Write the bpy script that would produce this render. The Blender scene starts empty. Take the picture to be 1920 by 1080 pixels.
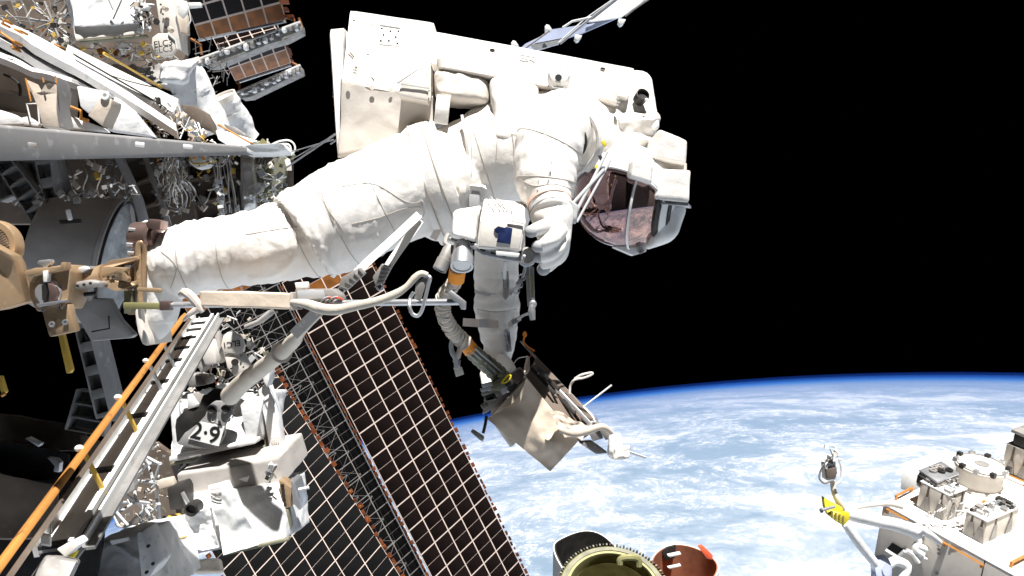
import bpy, bmesh, math, random
import numpy as np
from mathutils import Vector, Matrix, noise
V = Vector
random.seed(7)
S = bpy.context.scene
COL = S.collection

# ------------------------------------------------------------------ camera, light, exposure
F = 1493.0                                   # focal length in photo pixels (1920 wide)
camd = bpy.data.cameras.new('camera'); cam = bpy.data.objects.new('camera', camd); COL.objects.link(cam)
cam.location = (0, 0, 0); cam.rotation_euler = (math.radians(90), 0, 0)
camd.sensor_width = 36; camd.lens = 36 * F / 1920; camd.clip_start = .05; camd.clip_end = 400000
S.camera = cam
w = bpy.data.worlds.new('World'); S.world = w; w.use_nodes = True
w.node_tree.nodes['Background'].inputs[0].default_value = (0, 0, 0, 1)      # space is black
w.node_tree.nodes['Background'].inputs[1].default_value = 0.1
SUN = V((.10, -.36, .93)).normalized()
sd = bpy.data.lights.new('sun', 'SUN'); sd.energy = 5; sd.angle = math.radians(.53); sd.color = (1, .99, .97)
so = bpy.data.objects.new('sun', sd); COL.objects.link(so); so.rotation_euler = SUN.to_track_quat('Z', 'Y').to_euler()
S.render.engine = 'CYCLES'
S.cycles.max_bounces = 6; S.cycles.diffuse_bounces = 3; S.cycles.glossy_bounces = 3
S.cycles.volume_bounces = 0; S.cycles.sample_clamp_indirect = 6
S.view_settings.view_transform = 'Standard'; S.view_settings.look = 'None'
S.view_settings.exposure = 1.0; S.view_settings.gamma = 1
S.view_settings.use_curve_mapping = False

# ------------------------------------------------------------------ helpers
def P(x, y, d): return V(((x - 960) / F * d, d, (540 - y) / F * d))
def ray(x, y): return P(x, y, 1)
def onplane(x, y, O, N):
    r = ray(x, y); return r * (O.dot(N) / r.dot(N))
def pg(a, b, c, d, da):
    """four picture points of a parallelogram -> its four world corners, with a at depth da"""
    A = np.array([-np.array(ray(*b)), np.array(ray(*c)), -np.array(ray(*d))]).T
    k = np.linalg.solve(A, -np.array(ray(*a)))
    return P(*a, da), P(*b, k[0] * da), P(*c, k[1] * da), P(*d, k[2] * da)
def crom(pts, n):
    """smooth curve through tuples"""
    out = []; m = len(pts)
    for i in range(m - 1):
        p0, p1, p2, p3 = pts[max(i - 1, 0)], pts[i], pts[i + 1], pts[min(i + 2, m - 1)]
        for j in range(n):
            t = j / n
            out.append(tuple(.5 * (2 * b + (c - a) * t + (2 * a - 5 * b + 4 * c - d) * t * t + (3 * b - a - 3 * c + d) * t ** 3)
                             for a, b, c, d in zip(p0, p1, p2, p3)))
    out.append(tuple(pts[-1])); return out
def fbm(p, s, o=3):
    v = 0; a = 1
    for i in range(o):
        v += a * noise.noise(p * s); s *= 2.1; a *= .5
    return v
def crease(p, s):
    return 1 - 2 * abs(noise.noise(p * s)) - .3 * abs(noise.noise(p * s * 2.3))

WL = {}
class MB:
    def __init__(s): s.v = []; s.f = []; s.m = []
    def add(s, vs, fs, mi=0):
        k = len(s.v); s.v += [V(q) for q in vs]; s.f += [tuple(k + i for i in f) for f in fs]; s.m += [mi] * len(fs); return s
    def hexa(s, c, mi=0):
        """8 corners: bottom ring 0-3, top ring 4-7"""
        return s.add(c, [(0, 3, 2, 1), (4, 5, 6, 7), (0, 1, 5, 4), (1, 2, 6, 5), (2, 3, 7, 6), (3, 0, 4, 7)], mi)
    def box(s, c, ax, ay, az, mi=0):
        c = V(c); ax, ay, az = V(ax), V(ay), V(az)
        return s.hexa([c - ax - ay - az, c + ax - ay - az, c + ax + ay - az, c - ax + ay - az,
                       c - ax - ay + az, c + ax - ay + az, c + ax + ay + az, c - ax + ay + az], mi)
    def bar(s, a, b, w, h=None, up=None, mi=0):
        a, b = V(a), V(b); h = h or w; d = (b - a)
        u = V(up) if up else V((0, 1, 0))
        x = d.cross(u)
        if x.length < 1e-6: x = d.cross(V((1, 0, 0)))
        x.normalize(); y = x.cross(d).normalized()
        return s.box((a + b) / 2, x * w / 2, y * h / 2, d / 2, mi)
    def tube(s, pts, r, n=10, mi=0, closed=False):
        pts = [V(p) for p in pts]; m = len(pts); rs = r if hasattr(r, '__len__') else [r] * m
        t0 = (pts[1] - pts[0]).normalized(); x = t0.orthogonal().normalized(); k = len(s.v)
        for i, p in enumerate(pts):
            t = (pts[min(i + 1, m - 1)] - pts[max(i - 1, 0)]).normalized()
            x = (x - t * x.dot(t)).normalized(); y = t.cross(x)
            for j in range(n):
                a = 2 * math.pi * j / n; s.v.append(p + (x * math.cos(a) + y * math.sin(a)) * rs[i])
        for i in range(m - 1):
            for j in range(n):
                s.f.append((k + i * n + j, k + i * n + (j + 1) % n, k + (i + 1) * n + (j + 1) % n, k + (i + 1) * n + j)); s.m.append(mi)
        s.f.append(tuple(k + j for j in range(n))[::-1]); s.f.append(tuple(k + (m - 1) * n + j for j in range(n))); s.m += [mi, mi]
        return s
    def lathe(s, base, axis, prof, n=32, mi=0, cap=True, ref=None):
        base = V(base); a = V(axis).normalized(); x = (V(ref) - a * V(ref).dot(a)).normalized() if ref else a.orthogonal().normalized()
        y = a.cross(x); k = len(s.v); m = len(prof)
        for t, r in prof:
            for j in range(n):
                g = 2 * math.pi * j / n; s.v.append(base + a * t + (x * math.cos(g) + y * math.sin(g)) * r)
        for i in range(m - 1):
            for j in range(n):
                s.f.append((k + i * n + j, k + i * n + (j + 1) % n, k + (i + 1) * n + (j + 1) % n, k + (i + 1) * n + j)); s.m.append(mi)
        if cap:
            s.f.append(tuple(k + j for j in range(n))[::-1]); s.f.append(tuple(k + (m - 1) * n + j for j in range(n))); s.m += [mi, mi]
        return s
    def plate(s, pts, th, away=None, mi=0):
        """polygon with thickness; pts world, extruded by th away from the camera"""
        pts = [V(p) for p in pts]; n = len(pts)
        if away is None:
            c = sum(pts, V()) / n; nn = V()
            for i in range(n): nn += (pts[i] - c).cross(pts[(i + 1) % n] - c)
            nn.normalize()
            if nn.dot(c) < 0: nn = -nn
        else: nn = V(away).normalized()
        q = [p + nn * th for p in pts]
        if n > 4:
            from mathutils.geometry import tessellate_polygon
            tr = tessellate_polygon([pts]); caps = [tuple(t) for t in tr] + [tuple(k_ + n for k_ in t[::-1]) for t in tr]
        else: caps = [tuple(range(n)), tuple(range(2 * n - 1, n - 1, -1))]
        return s.add(pts + q, caps + [(i, i + n, (i + 1) % n + n, (i + 1) % n) for i in range(n)], mi)
    def soft(s, c, n=10, rnd=.25, amp=.01, sc=4, seed=0, cr=0, mi=0):
        """soft box: 8 corners (bottom ring, top ring), rounded and wrinkled like quilted cloth"""
        c = [V(q) for q in c]; ce = sum(c, V()) / 8
        def tri(u, v, w):
            a = c[0] * (1 - u) * (1 - v) + c[1] * u * (1 - v) + c[2] * u * v + c[3] * (1 - u) * v
            b = c[4] * (1 - u) * (1 - v) + c[5] * u * (1 - v) + c[6] * u * v + c[7] * (1 - u) * v
            return a * (1 - w) + b * w
        idx = {}
        def vert(i, j, k):
            key = (i, j, k)
            if key in idx: return idx[key]
            p = V((i / n * 2 - 1, j / n * 2 - 1, k / n * 2 - 1)); inner = V([max(-1 + rnd, min(1 - rnd, q)) for q in p])
            d = p - inner
            if d.length > 1e-9: d = d.normalized() * rnd
            q = inner + d; wp = tri((q.x + 1) / 2, (q.y + 1) / 2, (q.z + 1) / 2)
            sp = wp + V((seed * 13.7, seed * 3.1, 0))
            nn = (wp - ce).normalized()
            wp = wp + nn * (amp * fbm(sp, sc) + cr * max(0, crease(sp, sc * 1.6) - .55))
            idx[key] = len(s.v); s.v.append(wp); return idx[key]
        for a in range(n):
            for b in range(n):
                for f in ([(a, b, 0), (a, b + 1, 0), (a + 1, b + 1, 0), (a + 1, b, 0)], [(a, b, n), (a + 1, b, n), (a + 1, b + 1, n), (a, b + 1, n)],
                          [(a, 0, b), (a + 1, 0, b), (a + 1, 0, b + 1), (a, 0, b + 1)], [(a, n, b), (a, n, b + 1), (a + 1, n, b + 1), (a + 1, n, b)],
                          [(0, a, b), (0, a, b + 1), (0, a + 1, b + 1), (0, a + 1, b)], [(n, a, b), (n, a + 1, b), (n, a + 1, b + 1), (n, a, b + 1)]):
                    s.f.append(tuple(vert(*q) for q in f)); s.m.append(mi)
        return s
    def sheet(s, fn, nu, nv, th, away, mi=0):
        """grid surface fn(u,v) with thickness"""
        k = len(s.v); aw = V(away) * th
        for lay in (0, 1):
            for i in range(nu + 1):
                for j in range(nv + 1): s.v.append(V(fn(i / nu, j / nv)) + (aw if lay else V()))
        N = (nu + 1) * (nv + 1); W = nv + 1
        for i in range(nu):
            for j in range(nv):
                q = (k + i * W + j, k + (i + 1) * W + j, k + (i + 1) * W + j + 1, k + i * W + j + 1)
                s.f.append(q); s.f.append(tuple(x + N for x in q[::-1])); s.m += [mi, mi]
        ed = [(i, 0) for i in range(nu)] + [(nu, j) for j in range(nv)] + [(i, nv) for i in range(nu, 0, -1)] + [(0, j) for j in range(nv, 0, -1)]
        ix = [k + i * W + j for i, j in ed]
        for a in range(len(ix)):
            b = (a + 1) % len(ix); s.f.append((ix[a], ix[a] + N, ix[b] + N, ix[b])); s.m.append(mi)
        return s
    def ball(s, c, r, n=16, sc=(1, 1, 1), mi=0):
        c = V(c); k = len(s.v); m = n // 2
        for i in range(1, m):
            for j in range(n):
                a = math.pi * i / m; b = 2 * math.pi * j / n
                s.v.append(c + V((math.sin(a) * math.cos(b) * sc[0], math.sin(a) * math.sin(b) * sc[1], math.cos(a) * sc[2])) * r)
        s.v += [c + V((0, 0, r * sc[2])), c - V((0, 0, r * sc[2]))]; T = len(s.v) - 2
        for i in range(m - 2):
            for j in range(n):
                s.f.append((k + i * n + j, k + (i + 1) * n + j, k + (i + 1) * n + (j + 1) % n, k + i * n + (j + 1) % n)); s.m.append(mi)
        for j in range(n):
            s.f.append((T, k + j, k + (j + 1) % n)); s.f.append((T + 1, k + (m - 2) * n + (j + 1) % n, k + (m - 2) * n + j)); s.m += [mi, mi]
        return s
    def build(s, name, mats, parent=None, tag=None, bevel=0, ang=35):
        me = bpy.data.meshes.new(name)
        if parent is None:
            o = sum(s.v, V()) / len(s.v); zmin = min(q.z for q in s.v); o = V((o.x, o.y, zmin))
        else: o = WL[parent]
        me.from_pydata([q - o for q in s.v], [], s.f)
        if not isinstance(mats, (list, tuple)): mats = [mats]
        for m_ in mats: me.materials.append(m_)
        me.polygons.foreach_set('material_index', s.m)
        bm = bmesh.new(); bm.from_mesh(me); bmesh.ops.recalc_face_normals(bm, faces=bm.faces)
        if bevel: bmesh.ops.bevel(bm, geom=[e for e in bm.edges if len(e.link_faces) == 2 and e.calc_face_angle(0) > .5], offset=bevel, segments=2, affect='EDGES', profile=.5, clamp_overlap=True)
        bm.to_mesh(me); bm.free()
        me.polygons.foreach_set('use_smooth', [True] * len(me.polygons)); me.set_sharp_from_angle(angle=math.radians(ang))
        return link(name, me, parent, o, tag)
def link(name, me, parent, o, tag=None):
    ob = bpy.data.objects.new(name, me); COL.objects.link(ob)
    if parent is None: ob.location = o; WL[ob] = o.copy()
    else: ob.parent = parent; WL[ob] = WL[parent].copy()
    if tag: setp(ob, *tag)
    return ob
def setp(ob, label=None, cat=None, group=None, kind=None):
    if label: ob['label'] = label
    if cat: ob['category'] = cat
    if group: ob['group'] = group
    if kind: ob['kind'] = kind
def T(name, label, cat, loc, group=None):
    e = bpy.data.objects.new(name, None); COL.objects.link(e); e.location = loc; WL[e] = V(loc); e.empty_display_size = .1
    setp(e, label, cat, group); return e
UNIT = {}
def unit(kind, m):
    k = (kind, m.name)
    if k in UNIT: return UNIT[k]
    b = MB()
    if kind == 'rod': b.tube([(0, 0, 0), (0, 0, 1)], 1, 8)
    elif kind == 'beam': b.box((0, 0, .5), (.5, 0, 0), (0, .5, 0), (0, 0, .5))
    elif kind == 'cube': b.box((0, 0, 0), (.5, 0, 0), (0, .5, 0), (0, 0, .5))
    elif kind == 'bolt': b.lathe((0, 0, 0), (0, 0, 1), [(0, 1), (.6, 1), (.8, .8)], 10)
    me = bpy.data.meshes.new(kind); me.from_pydata(b.v, [], b.f); me.materials.append(m)
    me.polygons.foreach_set('use_smooth', [True] * len(me.polygons)); me.set_sharp_from_angle(angle=.7)
    UNIT[k] = me; return me
def inst(name, me, parent, M):
    ob = bpy.data.objects.new(name, me); COL.objects.link(ob); ob.parent = parent
    ob.matrix_local = Matrix.Translation(-WL[parent]) @ M; return ob
def rod(name, parent, a, b, r, m, kind='rod', up=None, w2=None):
    a, b = V(a), V(b); d = b - a; z = d.normalized(); u = V(up) if up else V((0, 1, 0)); x = u.cross(z)
    if x.length < 1e-5: x = V((1, 0, 0)).cross(z)
    x.normalize(); y = z.cross(x)
    M = Matrix(((x.x * r, y.x * (w2 or r), d.x, a.x), (x.y * r, y.y * (w2 or r), d.y, a.y), (x.z * r, y.z * (w2 or r), d.z, a.z), (0, 0, 0, 1)))
    return inst(name, unit(kind, m), parent, M)
def text(name, s_, c, right, up, size, m, parent, bold=.012):
    cu = bpy.data.curves.new(name, 'FONT'); cu.body = s_; cu.size = 1; cu.align_x = 'CENTER'; cu.align_y = 'CENTER'; cu.extrude = .004; cu.resolution_u = 4; cu.offset = bold
    ob = bpy.data.objects.new(name, cu); me = bpy.data.meshes.new_from_object(ob)
    bpy.data.objects.remove(ob); me.materials.clear(); me.materials.append(m)
    r = V(right).normalized(); u = V(up); u = (u - r * u.dot(r)).normalized(); n = r.cross(u)
    M = Matrix(((r.x * size, u.x * size, n.x * size, c[0]), (r.y * size, u.y * size, n.y * size, c[1]), (r.z * size, u.z * size, n.z * size, c[2]), (0, 0, 0, 1)))
    return inst(name, me, parent, M)

# ------------------------------------------------------------------ materials
def mat(name, col, rough=.7, metal=0, var=.12, sc=6, bump=.0, bsc=30, spec=.3, col2=None, wear=None):
    m = bpy.data.materials.new(name); m.use_nodes = True; nt = m.node_tree; b = nt.nodes['Principled BSDF']
    b.inputs['Roughness'].default_value = rough; b.inputs['Metallic'].default_value = metal; b.inputs['Specular IOR Level'].default_value = spec
    tc = nt.nodes.new('ShaderNodeTexCoord'); nz = nt.nodes.new('ShaderNodeTexNoise'); nz.inputs['Scale'].default_value = sc; nz.inputs['Detail'].default_value = 6
    nt.links.new(tc.outputs['Object'], nz.inputs['Vector'])
    mx = nt.nodes.new('ShaderNodeMix'); mx.data_type = 'RGBA'
    c1 = [min(1, q * (1 + var)) for q in col]; c2 = col2 or [q * (1 - var) for q in col]
    mx.inputs[6].default_value = (*c1, 1); mx.inputs[7].default_value = (*c2, 1)
    mr = nt.nodes.new('ShaderNodeMapRange'); mr.inputs[1].default_value = .35; mr.inputs[2].default_value = .65
    nt.links.new(nz.outputs['Fac'], mr.inputs[0]); nt.links.new(mr.outputs[0], mx.inputs[0])
    out = mx.outputs[2]
    if wear:
        n2 = nt.nodes.new('ShaderNodeTexNoise'); n2.inputs['Scale'].default_value = sc * 5; n2.inputs['Detail'].default_value = 8
        nt.links.new(tc.outputs['Object'], n2.inputs['Vector'])
        m2 = nt.nodes.new('ShaderNodeMapRange'); m2.inputs[1].default_value = .6; m2.inputs[2].default_value = .68
        nt.links.new(n2.outputs['Fac'], m2.inputs[0])
        mw = nt.nodes.new('ShaderNodeMix'); mw.data_type = 'RGBA'; mw.inputs[7].default_value = (*wear, 1)
        nt.links.new(m2.outputs[0], mw.inputs[0]); nt.links.new(out, mw.inputs[6]); out = mw.outputs[2]
    nt.links.new(out, b.inputs['Base Color'])
    if bump:
        nb = nt.nodes.new('ShaderNodeTexNoise'); nb.inputs['Scale'].default_value = bsc; nb.inputs['Detail'].default_value = 5
        nt.links.new(tc.outputs['Object'], nb.inputs['Vector']); bp = nt.nodes.new('ShaderNodeBump'); bp.inputs['Strength'].default_value = bump; bp.inputs['Distance'].default_value = .3 / bsc
        nt.links.new(nb.outputs['Fac'], bp.inputs['Height']); nt.links.new(bp.outputs[0], b.inputs['Normal'])
    return m
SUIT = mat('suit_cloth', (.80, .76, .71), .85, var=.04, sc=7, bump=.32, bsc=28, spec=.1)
SUITB = mat('suit_cloth_shaded_beige', (.72, .66, .59), .85, var=.05, sc=6, bump=.2, bsc=70, spec=.1)  # beige also carries the shade on covers turned from the sun
SEAM = mat('suit_seam', (.45, .40, .35), .9, spec=.1)
RUB = mat('grey_rubber', (.42, .42, .42), .8, bump=.4, bsc=200)
GREY = mat('grey_paint', (.26, .25, .245), .6, var=.12, sc=3, bump=.05, wear=(.36, .35, .34))
ALU = mat('brushed_aluminium', (.55, .55, .56), .38, .75, var=.1, sc=8)
DALU = mat('dull_aluminium', (.30, .28, .26), .55, .3, var=.25, sc=6, wear=(.42, .4, .38))
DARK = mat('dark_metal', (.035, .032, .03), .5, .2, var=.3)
BLACK = mat('black_print', (.01, .01, .01), .7)
GOLD = mat('gold_anodised', (.40, .275, .165), .40, .35, var=.12, sc=14, bump=.05, wear=(.5, .36, .22))
BRONZE = mat('bronze_drum', (.25, .17, .15), .35, .7, sc=20)
ORANGE = mat('orange_anodised', (.62, .27, .07), .45, .2, var=.15, sc=3, wear=(.35, .15, .05))
YEL = mat('yellow_anodised', (.65, .42, .08), .5, .1, sc=3)
WHT = mat('white_paint', (.78, .77, .74), .6, var=.05, sc=2.5, bump=.04, wear=(.66, .63, .58))
MLI = mat('white_blanket', (.74, .73, .72), .6, var=.06, sc=3, bump=.3, bsc=12, wear=(.62, .6, .57))
MLIC = mat('crumpled_blanket', (.74, .73, .72), .5, var=.08, sc=2.2, bump=.45, bsc=5, wear=(.64, .63, .61))
BEIGE = mat('beige_cloth', (.68, .56, .44), .9, var=.07, sc=9, bump=.3, bsc=60, spec=.1)
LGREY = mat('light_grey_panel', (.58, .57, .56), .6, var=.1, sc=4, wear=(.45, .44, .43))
TAN = mat('tan_blanket', (.58, .49, .40), .8, var=.08, sc=8, bump=.25, bsc=45)
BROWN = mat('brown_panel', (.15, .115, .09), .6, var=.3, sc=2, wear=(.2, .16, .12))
OLIVE = mat('olive_metal', (.20, .19, .13), .5, .2, var=.2)
OLIVEG = mat('olive_gold_ring', (.30, .28, .13), .45, .3, var=.15)
REDP = mat('red_paint', (.75, .12, .05), .5)
RUST = mat('rust_brown_interior', (.30, .12, .07), .6, var=.2)
CELLB = mat('solar_cell_black', (.004, .0038, .004), .45, .0, var=.5, sc=.8, spec=.05)
CELL = mat('solar_cell', (.0075, .0048, .0042), .4, .0, var=.6, sc=.5, spec=.08)
CELLO = mat('copper_film', (.23, .085, .022), .4, .3, var=.35, sc=2.5)
GRID = mat('blanket_backing', (.56, .45, .39), .7, var=.08)
GRIDD = mat('backing_shaded_grey', (.20, .18, .17), .7)  # backing with the shade of the darker blanket put into its grey
RED = mat('copper_edge', (.16, .045, .015), .5, .2, var=.6, sc=3, wear=(.4, .16, .04))
BLUEG = mat('radiator_pale_blue', (.42, .46, .60), .5, var=.15, sc=.6)
YELLOW = mat('yellow_paint', (.72, .58, .03), .5)
VIOLET = mat('blue_window', (.02, .03, .09), .15, 0, spec=.8, var=.3, sc=60)
ORG = mat('orange_band', (.85, .30, .03), .6)
STRAP = mat('webbing', (.58, .50, .44), .9, bump=.5, bsc=250)
FOIL = mat('silver_foil', (.62, .6, .58), .3, .8, var=.2, sc=5, bump=.9, bsc=9)
CAP = mat('drum_cloth', (.34, .35, .36), .6, var=.25, sc=3, bump=.8, bsc=6)
CREAM = mat('cream_cloth', (.56, .50, .42), .9, var=.07, sc=9, bump=.4, bsc=60, spec=.1)
BAGC = mat('bag_cloth', (.82, .68, .53), .9, var=.04, sc=9, bump=.15, bsc=60, spec=.1)
DRUM = mat('drum_grey_cloth', (.36, .34, .32), .8, var=.15, sc=3, bump=.25, bsc=8)
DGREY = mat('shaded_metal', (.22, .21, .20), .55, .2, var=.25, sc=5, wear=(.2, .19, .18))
DOLIVE = mat('shadowed_olive_hatch', (.020, .017, .006), 1.0, .0, spec=0, var=.2)  # the hatch's shadow is put into this near-black olive
SHADE = mat('shaded_grey_blanket', (.40, .37, .34), .8, var=.1, sc=3, bump=.2, bsc=8)  # grey with shade put into the colour, for unlit cloth and sheets
VIS = mat('gold_visor', (.31, .20, .20), .02, .93, var=.1, sc=8)
VISP = mat('pink_visor', (.42, .28, .25), .06, .8, var=.1)
# ------------------------------------------------------------------ the earth below and its air
NAD = V((.15988, .18904, -.96887)).normalized()
RE = 63712.0; DE = RE / math.sin(math.radians(70.05)); EC = NAD * DE
def sphere(name, r, seg, mat_, label, cat):
    bm = bmesh.new(); bmesh.ops.create_uvsphere(bm, u_segments=seg, v_segments=seg // 2, radius=r)
    me = bpy.data.meshes.new(name); bm.to_mesh(me); bm.free(); me.materials.append(mat_)
    me.polygons.foreach_set('use_smooth', [True] * len(me.polygons))
    o = link(name, me, None, EC, (label, cat, None, 'structure'))
    o.rotation_euler = (-NAD).to_track_quat('X', 'Z').to_euler(); return o
m = bpy.data.materials.new('ocean_and_cloud'); m.use_nodes = True; nt = m.node_tree; b = nt.nodes['Principled BSDF']
N = nt.nodes.new; L = nt.links.new
b.inputs['Roughness'].default_value = .8; b.inputs['Specular IOR Level'].default_value = .1
tc = N('ShaderNodeTexCoord')
def nz(scale, detail, rough, src, dist=0, lac=2.0):
    n = N('ShaderNodeTexNoise'); n.inputs['Scale'].default_value = scale; n.inputs['Detail'].default_value = detail
    n.inputs['Roughness'].default_value = rough; n.inputs['Distortion'].default_value = dist; n.inputs['Lacunarity'].default_value = lac; L(src, n.inputs['Vector']); return n
def mth(op, a, b_, c=None):
    n = N('ShaderNodeMath'); n.operation = op
    for i, q in enumerate([a, b_, c]):
        if q is None: continue
        if isinstance(q, (int, float)): n.inputs[i].default_value = q
        else: L(q, n.inputs[i])
    return n.outputs[0]
def rng(src, a, b_, lo=0, hi=1):
    n = N('ShaderNodeMapRange'); n.interpolation_type = 'SMOOTHSTEP'; n.inputs[1].default_value = a; n.inputs[2].default_value = b_; n.inputs[3].default_value = lo; n.inputs[4].default_value = hi; L(src, n.inputs[0]); return n.outputs[0]
sca = N('ShaderNodeVectorMath'); sca.operation = 'SCALE'; sca.inputs['Scale'].default_value = 1 / 1000; L(tc.outputs['Object'], sca.inputs[0])
P0 = sca.outputs[0]
# domain warp: streaks and swirls
wn = nz(.35, 4, .55, P0); ws = N('ShaderNodeVectorMath'); ws.operation = 'MULTIPLY_ADD'; L(wn.outputs['Color'], ws.inputs[0]); ws.inputs[1].default_value = (2.2, 2.2, 2.2); L(P0, ws.inputs[2])
P1 = ws.outputs[0]
stc = N('ShaderNodeMapping'); stc.inputs['Scale'].default_value = (1.0, .8, 1.2); stc.inputs['Rotation'].default_value = (.3, .5, .4); L(P1, stc.inputs[0])
big = nz(.33, 6, .55, P1); mid = nz(1.0, 12, .68, stc.outputs[0], .25); fine = nz(6.5, 12, .74, stc.outputs[0], .1); puff = nz(22, 8, .65, P1)
cover = mth('ADD', mth('MULTIPLY', big.outputs['Fac'], .55), mth('MULTIPLY', mid.outputs['Fac'], .65))
cover = mth('ADD', cover, mth('MULTIPLY', fine.outputs['Fac'], .25))
thick = rng(cover, .725, .815, 0, 1)
thin = rng(cover, .60, .80, 0, .42)
small = mth('MULTIPLY', rng(mth('ADD', mth('MULTIPLY', puff.outputs['Fac'], .6), mth('MULTIPLY', fine.outputs['Fac'], .7)), .655, .735), rng(mid.outputs['Fac'], .42, .54))
cl = mth('MINIMUM', mth('ADD', mth('MAXIMUM', thick, thin), mth('MULTIPLY', small, .75)), 1.0)
sea = N('ShaderNodeMix'); sea.data_type = 'RGBA'; sea.inputs[6].default_value = (.165, .235, .29, 1); sea.inputs[7].default_value = (.26, .32, .365, 1); L(mid.outputs['Fac'], sea.inputs[0])
cm = N('ShaderNodeMix'); cm.data_type = 'RGBA'; L(cl, cm.inputs[0]); L(sea.outputs[2], cm.inputs[6]); cm.inputs[7].default_value = (.72, .72, .73, 1)
L(cm.outputs[2], b.inputs['Base Color'])
sphere('earth', RE, 384, m, 'blue ocean planet under streaks of white cloud, filling the lower right', 'planet')
AIR = ['whitish lowest air hugging the planet', 'pale blue low air over the clouds', 'blue air layer along the curved horizon', 'deeper blue air above the horizon', 'deep blue outermost air fading into black space']
for i, (h, dens, col) in enumerate(((38, .0011, (.93, .97, 1)), (75, .00034, (.50, .74, 1)), (125, .00020, (.16, .46, 1)), (185, .00012, (.06, .28, 1)), (260, .00005, (.03, .15, .95)))):
    a = bpy.data.materials.new('air_layer'); a.use_nodes = True; nt = a.node_tree; nt.nodes.clear()
    o = nt.nodes.new('ShaderNodeOutputMaterial'); vs = nt.nodes.new('ShaderNodeVolumeScatter'); va = nt.nodes.new('ShaderNodeVolumeAbsorption'); ad = nt.nodes.new('ShaderNodeAddShader')
    for n_ in (vs, va): n_.inputs['Color'].default_value = (*col, 1); n_.inputs['Density'].default_value = dens
    nt.links.new(vs.outputs[0], ad.inputs[0]); nt.links.new(va.outputs[0], ad.inputs[1]); nt.links.new(ad.outputs[0], o.inputs['Volume']); a.cycles.homogeneous_volume = True
    sphere('atmosphere', RE + h, 384, a, AIR[i], 'atmosphere')
N = None; L = None
# ------------------------------------------------------------------ the astronaut
PERS = T('person', 'astronaut in a white spacesuit bent face down, boots in a gold foot plate', 'person', P(300, 640, 2.35))
def px(p): return P(p[0], p[1], p[2])
def limb(mb, pts, n=14, seg=56, fold=None, seed=0, flat=1.0):
    """pts: (x, y, depth, radius in photo px). fold(t, a) -> relative radius change"""
    c = crom(pts, n); m = len(c)
    ps = [px(q) for q in c]; rs = [q[3] * q[2] / F for q in c]
    k = len(mb.v); x = None
    for i in range(m):
        t = (ps[min(i + 1, m - 1)] - ps[max(i - 1, 0)]).normalized()
        if x is None: x = (V((0, 1, 0)) - t * t.y).normalized()
        x = (x - t * x.dot(t)).normalized(); y = t.cross(x)
        for j in range(seg):
            a = 2 * math.pi * j / seg; r = rs[i]
            if fold: r *= 1 + fold(i / (m - 1), a, ps[i] + V((seed, 0, 0)))
            mb.v.append(ps[i] + (x * math.cos(a) * flat + y * math.sin(a)) * r)
    for i in range(m - 1):
        for j in range(seg):
            mb.f.append((k + i * seg + j, k + i * seg + (j + 1) % seg, k + (i + 1) * seg + (j + 1) % seg, k + (i + 1) * seg + j)); mb.m.append(0)
    mb.f.append(tuple(k + j for j in range(seg))[::-1]); mb.f.append(tuple(k + (m - 1) * seg + j for j in range(seg))); mb.m += [0, 0]
    return mb
def pleats(freq, amp, lo=0., hi=1., twist=1.2):
    def f(t, a, p):
        w_ = max(0, min(1, (t - lo) * 12)) * max(0, min(1, (hi - t) * 12))
        ph = t * freq * 6.283 + twist * math.sin(a + 1) + 2.2 * noise.noise(V((math.cos(a) * 1.3, math.sin(a) * 1.3, t * 5 + p.x)))
        s_ = math.sin(ph); am = .6 + .6 * noise.noise(V((math.cos(a) * 1.5, math.sin(a) * 1.5 + 4, t * 7)))
        return w_ * amp * (abs(s_) ** .6 * (1 if s_ > 0 else -1)) * am
    return f
def legfold(t, a, p):
    # tight sharp drapes on the shaded underside around the knee and ankle, broad soft folds elsewhere
    x = 960 + p.x / p.y * F; k = max(0, min(1, (660 - x) / 90)) ; d = max(0, -math.cos(a + 0) ) if 0 else max(0, min(1, .5 - (p.z - legfold.z(x)) * 9))
    tt = t + .012 * math.sin(a * 2 + 1); s1 = noise.noise(V((tt * 30, math.cos(a) * .35, math.sin(a) * .35 + 3))); s2 = noise.noise(V((tt * 64, math.cos(a) * .7, math.sin(a) * .7)))
    sharp = (1 - 2.4 * abs(s1)); sh2 = (1 - 2.6 * abs(s2))
    return k * ((.010 + .055 * d) * sharp + (.003 + .022 * d) * sh2) + .02 * noise.noise(V((t * 9, math.cos(a), math.sin(a))))
legfold.z = lambda x: (540 - np.interp(x, [300, 440, 560, 650, 800], [497, 470, 450, 403, 335])) / F * 2.34
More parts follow.
